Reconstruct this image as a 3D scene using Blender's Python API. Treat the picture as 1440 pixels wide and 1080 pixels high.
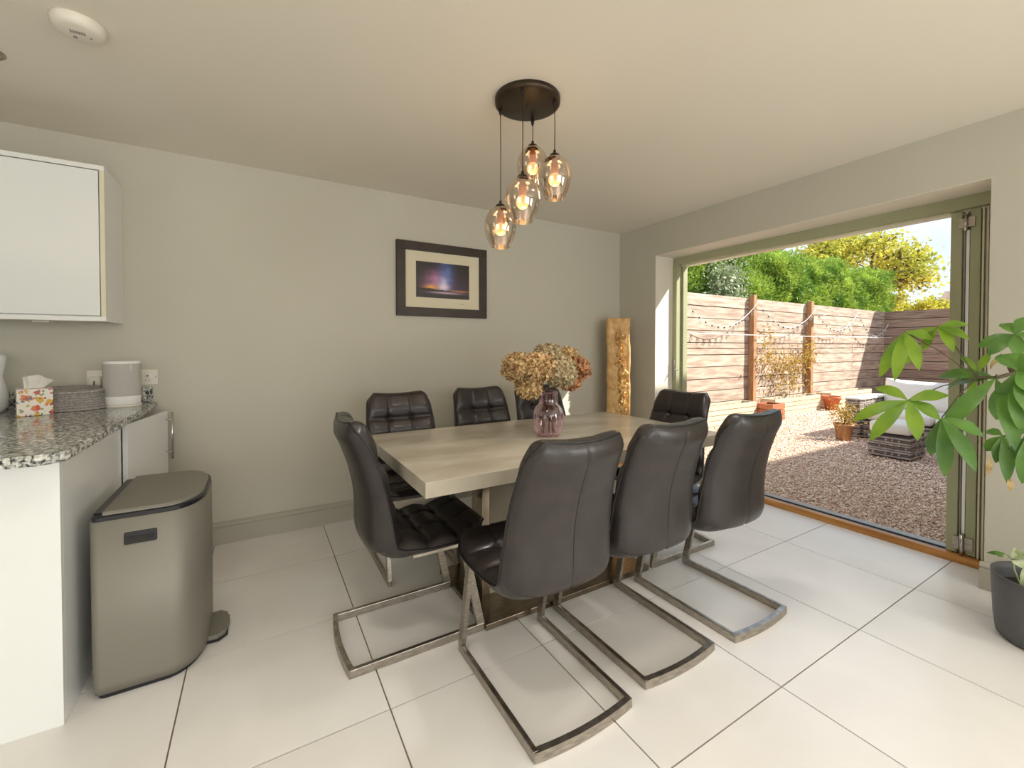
import bpy, bmesh, math, random
import numpy as np
from mathutils import Vector, Matrix, noise
random.seed(7); rng = np.random.default_rng(7)
for o in list(bpy.data.objects): bpy.data.objects.remove(o)
sc = bpy.context.scene
C = sc.collection
PI = math.pi

# ------------------------------------------------------------ camera
FPX, YAW, PITCH, SH = 604.75, .53281, .017157, -40.71
fw = Vector((math.sin(YAW)*math.cos(PITCH), math.cos(YAW)*math.cos(PITCH), -math.sin(PITCH)))
rt = Vector((math.cos(YAW), -math.sin(YAW), 0)); up = rt.cross(fw)
CAM = Vector((0, 0, 1.2))
cd = bpy.data.cameras.new('camera'); cam = bpy.data.objects.new('camera', cd); C.objects.link(cam)
cam.matrix_world = Matrix(((rt.x, up.x, -fw.x, 0), (rt.y, up.y, -fw.y, 0), (rt.z, up.z, -fw.z, 1.2), (0, 0, 0, 1)))
cd.sensor_width = 36; cd.lens = 36*FPX/1440; cd.shift_y = SH/1440; cd.clip_start = .05; cd.clip_end = 300
sc.camera = cam

def at(px, py, axis, v):
    "3D point seen at a pixel of the photograph, on the plane axis = v"
    d = fw + rt*((px-720)/FPX) - up*((py-540-SH)/FPX)
    i = 'XYZ'.index(axis); t = (v-CAM[i])/d[i]
    return CAM + d*t

# ------------------------------------------------------------ world, sun, lights, exposure
W = bpy.data.worlds.new('sky'); sc.world = W; W.use_nodes = True
nt = W.node_tree; nt.nodes.clear()
bo = nt.nodes.new('ShaderNodeOutputWorld'); bg = nt.nodes.new('ShaderNodeBackground')
tc = nt.nodes.new('ShaderNodeTexCoord'); sx = nt.nodes.new('ShaderNodeSeparateXYZ')
cr = nt.nodes.new('ShaderNodeValToRGB')
cl = nt.nodes.new('ShaderNodeTexNoise'); cl.inputs['Scale'].default_value = 2.2; cl.inputs['Detail'].default_value = 5
mxs = nt.nodes.new('ShaderNodeMix'); mxs.data_type = 'RGBA'
cr2 = nt.nodes.new('ShaderNodeValToRGB')
cr2.color_ramp.elements[0].position = .45; cr2.color_ramp.elements[0].color = (0, 0, 0, 1)
cr2.color_ramp.elements[1].position = .62; cr2.color_ramp.elements[1].color = (1, 1, 1, 1)
nt.links.new(tc.outputs['Generated'], sx.inputs[0]); nt.links.new(sx.outputs['Z'], cr.inputs['Fac'])
cr.color_ramp.elements[0].position = 0.0; cr.color_ramp.elements[0].color = (.62, .68, .74, 1)
cr.color_ramp.elements[1].position = .7; cr.color_ramp.elements[1].color = (.36, .50, .78, 1)
e = cr.color_ramp.elements.new(.28); e.color = (.46, .58, .72, 1)
nt.links.new(tc.outputs['Generated'], cl.inputs['Vector']); nt.links.new(cl.outputs['Fac'], cr2.inputs['Fac'])
nt.links.new(cr2.outputs['Color'], mxs.inputs['Factor']); nt.links.new(cr.outputs['Color'], mxs.inputs['A'])
mxs.inputs['B'].default_value = (.66, .70, .74, 1)
nt.links.new(mxs.outputs['Result'], bg.inputs['Color']); bg.inputs['Strength'].default_value = 1.12
nt.links.new(bg.outputs[0], bo.inputs[0])

sl = bpy.data.lights.new('sun', 'SUN'); sun = bpy.data.objects.new('sun', sl); C.objects.link(sun)
sun.rotation_euler = Vector((1, -.78, 1.16)).to_track_quat('Z', 'Y').to_euler(); sun.location = (8, -6, 9)
sl.energy = 7.3; sl.angle = math.radians(.6); sl.color = (1, .95, .86)

def area(name, loc, aim, sx_, sy_, power, col):
    l = bpy.data.lights.new(name, 'AREA'); o = bpy.data.objects.new(name, l); C.objects.link(o)
    l.shape = 'RECTANGLE'; l.size = sx_; l.size_y = sy_; l.energy = power; l.color = col
    o.location = loc; o.rotation_euler = (Vector(loc)-Vector(aim)).to_track_quat('Z', 'Y').to_euler()
    return o
area('rear_fill_light', (.3, -3.28, 1.35), (.3, 3, 1.2), 3.2, 1.6, 37, (1, .99, .98))  # unseen area lamp added to fill the room from behind
area('left_fill_light', (-3.28, -1.2, 1.4), (3, 1.2, 1.2), 1.8, 1.4, 7, (1, .99, .97))  # weak fill added at the left wall, out of view
area('right_fill_light', (2.96, -1.9, 1.4), (-3, 1.2, 1.1), 1.6, 1.2, 34, (1, .99, .97))  # added fill for faces turned to the right, its source made up
for x_, y_ in ((-2.2, -2.4), (-2.2, -.6), (-.4, -2.4), (-.4, -.6), (1.6, -2.4), (1.6, -.7), (-2.2, 1.2), (1.5, 1.0), (.1, .7)):  # assumed downlights without fittings, added to brighten floor, ceiling and walls
    l = bpy.data.lights.new('downlight_fill', 'SPOT'); o = bpy.data.objects.new('downlight_fill', l); C.objects.link(o)
    l.energy = 33; l.color = (1, .95, .89); l.spot_size = math.radians(125); l.spot_blend = .9; l.shadow_soft_size = .12; o.location = (x_, y_, 2.31)
sc.view_settings.view_transform = 'Standard'; sc.view_settings.look = 'None'
sc.view_settings.exposure = .60; sc.view_settings.gamma = 1; sc.view_settings.use_curve_mapping = False

# ------------------------------------------------------------ materials
def s2l(c): return tuple(((x/255)/12.92 if x/255 <= .04045 else ((x/255+.055)/1.055)**2.4) for x in c)
def mat(name, rgb, rough=.6, metal=0, rgb2=None, scale=8, bump=0, bscale=60, stretch=(1, 1, 1), detail=4, rnd=0, spec=.5, trans=0, coat=0, coords='Object', lo=.35, hi=.65):
    m = bpy.data.materials.new(name); m.use_nodes = True; n = m.node_tree.nodes; L = m.node_tree.links
    b = n['Principled BSDF']; b.inputs['Roughness'].default_value = rough; b.inputs['Metallic'].default_value = metal
    b.inputs['Specular IOR Level'].default_value = spec
    if coat: b.inputs['Coat Weight'].default_value = coat; b.inputs['Coat Roughness'].default_value = .08
    c1 = (*s2l(rgb), 1); b.inputs['Base Color'].default_value = c1
    t = n.new('ShaderNodeTexCoord'); mp = n.new('ShaderNodeMapping'); mp.inputs['Scale'].default_value = stretch
    L.new(t.outputs[coords], mp.inputs['Vector']); vec = mp.outputs['Vector']
    oi = None
    if rnd:
        oi = n.new('ShaderNodeObjectInfo'); va = n.new('ShaderNodeVectorMath'); va.operation = 'ADD'
        sc_ = n.new('ShaderNodeMath'); sc_.operation = 'MULTIPLY'; sc_.inputs[1].default_value = 37
        L.new(oi.outputs['Random'], sc_.inputs[0]); L.new(vec, va.inputs[0]); L.new(sc_.outputs[0], va.inputs[1]); vec = va.outputs[0]
    out = None
    if rgb2:
        nz = n.new('ShaderNodeTexNoise'); nz.inputs['Scale'].default_value = scale; nz.inputs['Detail'].default_value = detail
        L.new(vec, nz.inputs['Vector']); r = n.new('ShaderNodeValToRGB')
        r.color_ramp.elements[0].position = lo; r.color_ramp.elements[1].position = hi
        r.color_ramp.elements[0].color = c1; r.color_ramp.elements[1].color = (*s2l(rgb2), 1)
        L.new(nz.outputs['Fac'], r.inputs['Fac']); out = r.outputs['Color']; L.new(out, b.inputs['Base Color'])
    if rnd and out is not None:
        hs = n.new('ShaderNodeHueSaturation'); mr = n.new('ShaderNodeMapRange')
        mr.inputs['To Min'].default_value = 1-rnd; mr.inputs['To Max'].default_value = 1+rnd
        L.new(oi.outputs['Random'], mr.inputs['Value']); L.new(mr.outputs[0], hs.inputs['Value']); L.new(out, hs.inputs['Color'])
        L.new(hs.outputs[0], b.inputs['Base Color'])
    if bump:
        nb = n.new('ShaderNodeTexNoise'); nb.inputs['Scale'].default_value = bscale; nb.inputs['Detail'].default_value = 5
        L.new(vec, nb.inputs['Vector']); bp = n.new('ShaderNodeBump'); bp.inputs['Strength'].default_value = bump; bp.inputs['Distance'].default_value = .01
        L.new(nb.outputs['Fac'], bp.inputs['Height']); L.new(bp.outputs[0], b.inputs['Normal'])
    if trans:
        tr = n.new('ShaderNodeBsdfTranslucent'); mx = n.new('ShaderNodeMixShader'); mx.inputs[0].default_value = trans
        if out is not None: L.new(out, tr.inputs['Color'])
        else: tr.inputs['Color'].default_value = c1
        L.new(b.outputs[0], mx.inputs[1]); L.new(tr.outputs[0], mx.inputs[2]); L.new(mx.outputs[0], n['Material Output'].inputs[0])
    return m
def glassmat(name, tint, fres=.12, refl=(1, 1, 1), rough=.02):
    m = bpy.data.materials.new(name); m.use_nodes = True; n = m.node_tree.nodes; L = m.node_tree.links
    n.remove(n['Principled BSDF'])
    t = n.new('ShaderNodeBsdfTransparent'); t.inputs['Color'].default_value = (*tint, 1)
    g = n.new('ShaderNodeBsdfGlossy'); g.inputs['Roughness'].default_value = rough; g.inputs['Color'].default_value = (*refl, 1)
    lw = n.new('ShaderNodeLayerWeight'); lw.inputs['Blend'].default_value = .35
    mr = n.new('ShaderNodeMapRange'); mr.inputs['To Min'].default_value = fres; mr.inputs['To Max'].default_value = .85
    mx = n.new('ShaderNodeMixShader'); L.new(lw.outputs['Facing'], mr.inputs['Value']); L.new(mr.outputs[0], mx.inputs[0])
    L.new(t.outputs[0], mx.inputs[1]); L.new(g.outputs[0], mx.inputs[2]); L.new(mx.outputs[0], n['Material Output'].inputs[0])
    return m
def emit(name, rgb, s):
    m = bpy.data.materials.new(name); m.use_nodes = True; b = m.node_tree.nodes['Principled BSDF']
    b.inputs['Base Color'].default_value = (*rgb, 1); b.inputs['Emission Color'].default_value = (*rgb, 1); b.inputs['Emission Strength'].default_value = s
    return m
M = dict(
 wall=mat('wall_paint', (198, 194, 179), .75, bump=.02, bscale=250, rgb2=(201, 197, 182), scale=1.5),
 ceil=mat('ceiling_paint', (232, 225, 210), .8, rgb2=(234, 227, 213), scale=1),
 trimp=mat('skirting_paint', (176, 171, 156), .45),
 reveal=mat('reveal_paint', (228, 221, 205), .7),
 tile=mat('porcelain_tile', (232, 229, 224), .3, rgb2=(223, 219, 213), scale=2.2, detail=7, rnd=.02, bump=.012, bscale=40, spec=.5),
 grout=mat('tile_grout', (124, 115, 103), .9),
 sage=mat('sage_paint', (170, 172, 138), .45, rgb2=(164, 166, 132), scale=3),
 sageg=mat('cream_seal', (216, 208, 184), .5),
 oak=mat('oak_strip', (204, 146, 78), .45, rgb2=(168, 112, 52), scale=5, stretch=(6, .6, 6), bump=.05),
 alu=mat('grey_sill', (150, 146, 140), .4, .6),
 steel=mat('brushed_steel', (190, 182, 170), .36, 1, rgb2=(150, 143, 134), scale=30, stretch=(1, 1, 10)),
 steeld=mat('brushed_steel_dark', (150, 138, 122), .22, 1, rgb2=(128, 116, 100), scale=14, stretch=(1, 6, 1)),
 leather=mat('brown_leather', (46, 39, 37), .35, rgb2=(36, 31, 30), scale=14, bump=.10, bscale=160, spec=.55, coat=.12),
 leatherd=mat('black_piping', (24, 21, 21), .4),
 stitch=mat('leather_stitch', (120, 112, 104), .6),
 conc=mat('concrete_top', (194, 186, 170), .22, rgb2=(164, 154, 136), scale=4.2, detail=9, bump=.02, bscale=50, stretch=(.6, 1.4, 1), spec=.5),
 concd=mat('concrete_edge', (160, 152, 132), .4, rgb2=(148, 139, 120), scale=5, detail=9),
 white=mat('gloss_white', (238, 240, 238), .12, spec=.5, coat=.3),
 cream=mat('cream_edge', (226, 220, 192), .35),
 whitem=mat('matt_white', (238, 238, 234), .5),
 plastic=mat('white_plastic', (232, 226, 212), .35),
 pgrey=mat('plastic_mark', (140, 134, 124), .5),
 dark=mat('dark_void', (26, 24, 24), .6),
 binm=mat('grey_powder_metal', (134, 131, 121), .5, .3, rgb2=(134, 130, 120), scale=6),
 blackp=mat('black_plastic', (28, 29, 33), .35),
 bronze=mat('bronze_metal', (62, 52, 42), .38, .7, rgb2=(76, 64, 48), scale=6),
 cable=mat('black_cable', (30, 24, 22), .6),
 frame=mat('dark_wood_frame', (62, 50, 38), .5, rgb2=(48, 38, 30), scale=10, stretch=(1, 1, 1), bump=.05),
 mount=mat('picture_mount', (224, 215, 188), .8),
 ink=mat('pencil_ink', (120, 112, 100), .8),
 stem=mat('dry_stem', (88, 62, 40), .7),
 pot=mat('dark_grey_pot', (92, 92, 94), .5, rgb2=(84, 84, 86), scale=8),
 soil=mat('potting_soil', (48, 38, 30), .95, rgb2=(32, 26, 22), scale=40, bump=.4),
 bark=mat('green_brown_bark', (98, 88, 58), .7, rgb2=(74, 66, 42), scale=12, bump=.2),
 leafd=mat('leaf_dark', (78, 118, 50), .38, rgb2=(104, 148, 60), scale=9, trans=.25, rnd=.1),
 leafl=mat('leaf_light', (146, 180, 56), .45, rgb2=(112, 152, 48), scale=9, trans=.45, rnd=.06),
 leafw=mat('leaf_pale', (206, 212, 178), .5, rgb2=(150, 170, 110), scale=20, trans=.2),
 leafdry=mat('leaf_dry', (206, 188, 140), .8, rgb2=(180, 150, 96), scale=30, trans=.2),
 gravelb=mat('gravel_bed', (206, 178, 152), .95, rgb2=(150, 122, 102), scale=60, bump=.6, bscale=80),
 gravel=mat('gravel_stone', (252, 236, 216), .85, rgb2=(214, 178, 152), scale=24, detail=2),
 plank=mat('weathered_plank', (206, 188, 170), .85, rgb2=(162, 138, 120), scale=3.5, detail=9, stretch=(.7, 4, 6), rnd=.12, bump=.3, bscale=20),
 plankg=mat('weathered_plank_grey', (176, 154, 138), .85, rgb2=(134, 112, 98), scale=5, detail=9, stretch=(.5, 4, 9), rnd=.12, bump=.3, bscale=20),
 post=mat('brown_post', (190, 146, 104), .8, rgb2=(160, 116, 80), scale=4, stretch=(8, 8, 1), bump=.2),
 board=mat('pale_board', (222, 204, 178), .8, rgb2=(198, 178, 150), scale=5, stretch=(.5, 4, 6), rnd=.06, bump=.1),
 redwood=mat('red_brown_board', (186, 120, 84), .75, rgb2=(158, 96, 66), scale=6, stretch=(1, 4, 8), rnd=.08),
 terra=mat('terracotta', (198, 112, 74), .8, rgb2=(182, 98, 62), scale=8),
 hedge=mat('conifer_leaf', (104, 142, 52), .7, rgb2=(184, 206, 92), scale=2.2, detail=6, trans=.25),
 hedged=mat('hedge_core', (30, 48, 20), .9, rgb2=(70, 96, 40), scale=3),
 silver=mat('variegated_leaf', (196, 204, 170), .6, rgb2=(110, 130, 90), scale=5, trans=.2),
 treel=mat('yellow_tree_leaf', (212, 202, 80), .7, rgb2=(160, 168, 66), scale=.9, trans=.35),
 treeb=mat('tree_bark', (122, 104, 84), .9, rgb2=(96, 82, 66), scale=5),
 vine=mat('yellow_vine_leaf', (204, 178, 92), .8, rgb2=(158, 128, 62), scale=8, trans=.25),
 rattan=mat('grey_rattan', (186, 174, 164), .6, rgb2=(150, 138, 130), scale=9),
 rattanb=mat('dark_rattan', (116, 104, 100), .6, rgb2=(92, 82, 78), scale=9),
 rattand=mat('rattan_core', (62, 54, 50), .8),
 cushion=mat('cream_cushion', (232, 228, 218), .9, bump=.15, bscale=12),
 render=mat('house_render', (205, 190, 172), .9),
 roof=mat('roof_tile', (168, 140, 124), .9, rgb2=(146, 120, 106), scale=2),
 rope=mat('grey_rope', (182, 177, 172), .85, rgb2=(146, 141, 137), scale=120, stretch=(1, 1, 1), bump=.4, bscale=200),
 fabric=mat('speaker_fabric', (190, 187, 180), .8, rgb2=(180, 177, 171), scale=300),
 tissue=mat('tissue_paper', (246, 244, 238), .9, trans=.25),
 bulb=emit('bulb_glow', (1, .56, .22), .9),
 sock=mat('bulb_neck', (226, 150, 110), .5),
 glassd=glassmat('door_glass', (.93, .96, .94), .06),
 shade=glassmat('smoked_glass', (.66, .60, .52), .24, (1, .93, .86)),
 pink=glassmat('pink_glass', (.95, .80, .86), .07, (1, .9, .95)),
 chromeb=mat('chrome', (190, 188, 184), .15, 1),
)
def granite():
    m = bpy.data.materials.new('granite'); m.use_nodes = True; n = m.node_tree.nodes; L = m.node_tree.links; b = n['Principled BSDF']
    b.inputs['Roughness'].default_value = .12
    t = n.new('ShaderNodeTexCoord'); v = n.new('ShaderNodeTexNoise'); v.inputs['Scale'].default_value = 80; v.inputs['Detail'].default_value = 3; v.inputs['Distortion'].default_value = .6
    mp = n.new('ShaderNodeMapping'); mp.inputs['Scale'].default_value = (1, .55, 1); mp.inputs['Rotation'].default_value = (0, 0, .5)
    r = n.new('ShaderNodeValToRGB'); L.new(t.outputs['Object'], mp.inputs[0]); L.new(mp.outputs[0], v.inputs['Vector']); L.new(v.outputs['Fac'], r.inputs['Fac'])
    el = r.color_ramp.elements; el[0].position = .36; el[0].color = (*s2l((40, 42, 42)), 1); el[1].position = .66; el[1].color = (*s2l((226, 226, 218)), 1)
    for p, c in ((.43, (96, 98, 96)), (.48, (150, 152, 148)), (.56, (196, 196, 188))):
        q = el.new(p); q.color = (*s2l(c), 1)
    L.new(r.outputs['Color'], b.inputs['Base Color']); return m
M['granite'] = granite()
def floral():
    m = bpy.data.materials.new('floral_print'); m.use_nodes = True; n = m.node_tree.nodes; L = m.node_tree.links; b = n['Principled BSDF']
    b.inputs['Roughness'].default_value = .6; t = n.new('ShaderNodeTexCoord'); prev = None
    for i, (sc_, th, cols) in enumerate(((34, .42, ((214, 96, 84), (226, 178, 72), (214, 130, 160), (226, 140, 90))), (52, .30, ((150, 160, 120), (110, 130, 140), (170, 70, 80), (200, 190, 90))))):
        v = n.new('ShaderNodeTexVoronoi'); v.inputs['Scale'].default_value = sc_
        nz = n.new('ShaderNodeTexNoise'); nz.inputs['Scale'].default_value = 90
        ad = n.new('ShaderNodeMixRGB') if False else n.new('ShaderNodeVectorMath'); ad.operation = 'MULTIPLY_ADD'
        ad.inputs[1].default_value = (.02, .02, .02); L.new(nz.outputs['Color'], ad.inputs[0]); L.new(t.outputs['Object'], ad.inputs[2])
        L.new(t.outputs['Object'], nz.inputs['Vector']); L.new(ad.outputs[0], v.inputs['Vector'])
        s = n.new('ShaderNodeSeparateColor'); L.new(v.outputs['Color'], s.inputs[0])
        r = n.new('ShaderNodeValToRGB'); r.color_ramp.interpolation = 'CONSTANT'; L.new(s.outputs[0], r.inputs['Fac'])
        el = r.color_ramp.elements; el[0].color = (*s2l(cols[0]), 1); el[1].position = .25; el[1].color = (*s2l(cols[1]), 1)
        for p, c in ((.5, cols[2]), (.75, cols[3])): q = el.new(p); q.color = (*s2l(c), 1)
        lt = n.new('ShaderNodeMath'); lt.operation = 'LESS_THAN'; lt.inputs[1].default_value = th; L.new(v.outputs['Distance'], lt.inputs[0])
        mx = n.new('ShaderNodeMix'); mx.data_type = 'RGBA'; L.new(lt.outputs[0], mx.inputs['Factor']); L.new(r.outputs['Color'], mx.inputs['B'])
        if prev is None: mx.inputs['A'].default_value = (*s2l((240, 234, 222)), 1)
        else: L.new(prev, mx.inputs['A'])
        prev = mx.outputs['Result']
    L.new(prev, b.inputs['Base Color']); return m
M['floral'] = floral()
def gold():
    m = mat('golden_stone', (232, 192, 130), .42, .1, rgb2=(200, 150, 92), scale=14, detail=8, bump=.7, bscale=34)
    return m
M['gold'] = gold()
def petals():
    m = mat('dried_petal', (244, 216, 160), .85, rgb2=(146, 104, 62), scale=55, detail=3, trans=.25, rnd=.16); return m
M['petal'] = petals()
M['petalp'] = mat('dried_petal_pale', (238, 224, 184), .85, rgb2=(156, 132, 92), scale=55, detail=3, trans=.25, rnd=.1)
M['petalr'] = mat('dried_petal_rust', (222, 168, 118), .85, rgb2=(130, 84, 56), scale=55, detail=3, trans=.2, rnd=.1)

# ------------------------------------------------------------ helpers
def link(name, me, m, parent=None):
    o = bpy.data.objects.new(name, me); C.objects.link(o)
    if m is not None and not me.materials: me.materials.append(m)
    if parent is not None: o.parent = parent
    return o
def fin(bm, name, m, parent=None, smooth=False, origin=None):
    """one mesh object; geometry is given in world space, origin = where its thing stands"""
    if origin is None and parent is not None:
        p = parent
        while p.parent: p = p.parent
        origin = p.get('_o', (0, 0, 0)) if not p.get('_local') else (0, 0, 0)
    if origin is not None: bmesh.ops.translate(bm, verts=bm.verts, vec=-Vector(origin))
    bmesh.ops.recalc_face_normals(bm, faces=bm.faces)
    me = bpy.data.meshes.new(name); bm.to_mesh(me); bm.free()
    if smooth:
        for p in me.polygons: p.use_smooth = True
    o = link(name, me, m, parent)
    if parent is None and origin is not None: o.location = origin
    return o
def thing(name, label, cat, loc=(0, 0, 0), group=None, local=False, rz=0):
    o = bpy.data.objects.new(name, None); C.objects.link(o); o.location = loc; o.rotation_euler = (0, 0, rz); o.empty_display_size = .1
    o['label'] = label; o['category'] = cat; o['_o'] = tuple(loc); o['_local'] = local
    if group: o['group'] = group
    return o
def tag(o, label, cat, group=None):
    o['label'] = label; o['category'] = cat
    if group: o['group'] = group
    return o
def struct(o): o['kind'] = 'structure'; return o
def box(bm, x0, x1, y0, y1, z0, z1, mtx=None, bev=0):
    v = [bm.verts.new((x, y, z)) for z in (z0, z1) for y in (y0, y1) for x in (x0, x1)]
    fs = [bm.faces.new([v[i] for i in f]) for f in ((0, 2, 3, 1), (4, 5, 7, 6), (0, 1, 5, 4), (2, 6, 7, 3), (0, 4, 6, 2), (1, 3, 7, 5))]
    if bev:
        es = list({e for f in fs for e in f.edges}); r = bmesh.ops.bevel(bm, geom=es, offset=bev, segments=2, profile=.5, affect='EDGES')
        vs = list({w for f in r['faces'] for w in f.verts} | {w for w in v if w.is_valid})
    else: vs = v
    if mtx is not None: bmesh.ops.transform(bm, matrix=mtx, verts=[w for w in vs if w.is_valid])
    return vs
def bx(name, m, dims, parent=None, bev=0, origin=None):
    bm = bmesh.new(); box(bm, *dims, bev=bev); return fin(bm, name, m, parent, origin=origin)
def tube(bm, pts, r, n=8, cap=True, radii=None):
    pts = [Vector(p) for p in pts]; rings = []
    prev = None
    for i, p in enumerate(pts):
        d = (pts[min(i+1, len(pts)-1)]-pts[max(i-1, 0)]).normalized()
        a = prev if prev is not None else (Vector((0, 0, 1)) if abs(d.z) < .9 else Vector((1, 0, 0)))
        s = (a - d*a.dot(d)).normalized(); prev = s; t = d.cross(s); rr = radii[i] if radii else r
        rings.append([bm.verts.new(p+(s*math.cos(2*PI*k/n)+t*math.sin(2*PI*k/n))*rr) for k in range(n)])
    for a, b in zip(rings, rings[1:]):
        for k in range(n): bm.faces.new((a[k], a[(k+1) % n], b[(k+1) % n], b[k]))
    if cap: bm.faces.new(rings[0][::-1]); bm.faces.new(rings[-1])
def lathe(bm, prof, c=(0, 0, 0), n=32, caps=False, sx_=1, sy_=1):
    rings = [[bm.verts.new((c[0]+r*sx_*math.cos(2*PI*k/n), c[1]+r*sy_*math.sin(2*PI*k/n), c[2]+z)) for k in range(n)] for r, z in prof]
    for a, b in zip(rings, rings[1:]):
        for k in range(n): bm.faces.new((a[k], a[(k+1) % n], b[(k+1) % n], b[k]))
    if caps: bm.faces.new(rings[0][::-1]); bm.faces.new(rings[-1])
def prism(bm, poly, z0, z1):
    a = [bm.verts.new((x, y, z0)) for x, y in poly]; b = [bm.verts.new((x, y, z1)) for x, y in poly]
    bm.faces.new(a[::-1]); bm.faces.new(b)
    for k in range(len(poly)): bm.faces.new((a[k], a[(k+1) % len(poly)], b[(k+1) % len(poly)], b[k]))
def copytree(o, parent=None):
    c = o.copy(); C.objects.link(c); c.parent = parent
    for ch in list(o.children): copytree(ch, c)
    return c
def npmesh(name, verts, faces, m, parent=None, smooth=False):
    """fast mesh from numpy: faces (n,k)"""
    me = bpy.data.meshes.new(name); nf, k = faces.shape
    me.vertices.add(len(verts)); me.vertices.foreach_set('co', verts.astype(np.float32).ravel())
    me.loops.add(nf*k); me.loops.foreach_set('vertex_index', faces.astype(np.int32).ravel())
    me.polygons.add(nf); me.polygons.foreach_set('loop_start', np.arange(0, nf*k, k, dtype=np.int32)); me.polygons.foreach_set('loop_total', np.full(nf, k, dtype=np.int32))
    if smooth: me.polygons.foreach_set('use_smooth', np.ones(nf, dtype=bool))
    me.update(); me.validate()
    return link(name, me, m, parent)
def leaves(name, pts, size, m, parent=None, flat=.5, updir=None, aspect=.45):
    """a cloud of small rhombic leaf blades at pts (n,3)"""
    n = len(pts); d = rng.normal(size=(n, 3)); 
    if updir is not None: d = d*flat + np.array(updir)
    d /= np.linalg.norm(d, axis=1)[:, None]; e = rng.normal(size=(n, 3)); e -= d*(e*d).sum(1)[:, None]; e /= np.linalg.norm(e, axis=1)[:, None]
    nn = np.cross(d, e); s = (size*rng.uniform(.6, 1.3, n))[:, None]
    V = np.stack([pts, pts+d*s*.5+e*s*aspect*.5+nn*s*.08, pts+d*s, pts+d*s*.5-e*s*aspect*.5+nn*s*.08], 1).reshape(-1, 3)
    F = np.arange(n*4).reshape(n, 4)
    return npmesh(name, V, F, m, parent)

# ------------------------------------------------------------ room shell
XW, YW, ZC = 3.114, 3.164, 2.33
XL, YR = -3.5, -3.5
OY0, OY1, OZ = .637, 2.715, 2.038
XO = 3.50
# floor with individual porcelain tiles
fl = struct(bx('floor', M['grout'], (XL, XO-.14, YR, YW+.2, -.12, -.004)))
tme = None; P_ = .6085
xs = [-.241+P_*k for k in range(-6, 7)]; ys = [.809+P_*k for k in range(-8, 5)]
def tile_mesh(w, d):
    bm = bmesh.new(); box(bm, 0, w, 0, d, -.012, 0, bev=0); me = bpy.data.meshes.new('floor_tile'); bm.to_mesh(me); bm.free(); me.materials.append(M['tile']); return me
full = tile_mesh(P_-.005, P_-.005); cache = {}
for x in xs:
    for y in ys:
        x0, x1 = max(x, XL), min(x+P_, 3.348); y0, y1 = max(y, YR), min(y+P_, YW)
        if x1-x0 < .05 or y1-y0 < .05: continue
        if x0 >= XW-.02 and (y1 < OY0 or y0 > OY1): continue
        k = (round(x1-x0, 3), round(y1-y0, 3))
        me = full if abs(k[0]-P_) < .003 and abs(k[1]-P_) < .003 else cache.setdefault(k, None) or cache.__setitem__(k, tile_mesh(k[0]-.005, k[1]-.005)) or cache[k]
        o = link('floor_tile', me, None, fl); o.location = (x0+.0025, y0+.0025, 0)
struct(bx('ceiling', M['ceil'], (XL-.1, XO, YR-.1, YW+.2, ZC, ZC+.15)))
struct(bx('wall_back', M['wall'], (XL-.1, XO, YW, YW+.2, -.1, ZC)))
bm = bmesh.new()
box(bm, XL-.2, XL, YR-.1, -2.1, -.1, ZC); box(bm, XL-.2, XL, -.3, YW+.2, -.1, ZC); box(bm, XL-.2, XL, -2.1, -.3, -.1, .7); box(bm, XL-.2, XL, -2.1, -.3, 2.1, ZC)
struct(fin(bm, 'wall_left', M['wall']))
bm = bmesh.new()
box(bm, XL, -1.3, YR-.2, YR, -.1, ZC); box(bm, 1.9, XO, YR-.2, YR, -.1, ZC); box(bm, -1.3, 1.9, YR-.2, YR, -.1, .55); box(bm, -1.3, 1.9, YR-.2, YR, 2.15, ZC)
struct(fin(bm, 'wall_rear', M['wall']))
bm = bmesh.new()
box(bm, XW, XO, OY1, YW+.2, -.1, ZC); box(bm, XW, XO, YR-.1, OY0, -.1, ZC); box(bm, XW, XO, OY0, OY1, OZ, ZC)
wr = struct(fin(bm, 'wall_right', M['wall']))
# pale-painted reveal linings (soffit and far jamb)
fin_ = bx('reveal_soffit', M['reveal'], (XW+.001, 3.36, OY0, OY1, OZ-.003, OZ), wr)
bx('reveal_jamb', M['reveal'], (XW+.001, 3.345, OY1-.003, OY1, 0, OZ-.003), wr)
# unseen window frames behind the camera, assumed to go with the fill lights
bm = bmesh.new()
for a in (-2.75, -1.95, -1.11): box(bm, XW-.03, XW-.001, a, a+.06, .8, 2.0)
for z in (.8, 1.94): box(bm, XW-.03, XW-.001, -2.75, -1.05, z, z+.06)
struct(fin(bm, 'fill_light_frame', M['whitem']))  # added window frame on solid wall, made up for the right fill light
for nm, d1 in (('window_1', None), ('window_2', 1)):
    bm = bmesh.new()
    if d1 is None:
        for a in (-1.3, .27, 1.84): box(bm, a, a+.06, YR-.12, YR-.06, .55, 2.15)
        for z in (.55, 2.09): box(bm, -1.3, 1.9, YR-.12, YR-.06, z, z+.06)
    else:
        for a in (-2.1, -1.23, -.36): box(bm, XL-.12, XL-.06, a, a+.06, .7, 2.1)
        for z in (.7, 2.04): box(bm, XL-.12, XL-.06, -2.1, -.3, z, z+.06)
    w = struct(fin(bm, nm, M['whitem']))
    bx('pane', M['glassd'], (-1.25, 1.85, YR-.095, YR-.088, .6, 2.1) if d1 is None else (XL-.095, XL-.088, -2.05, -.35, .75, 2.05), w)
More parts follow.
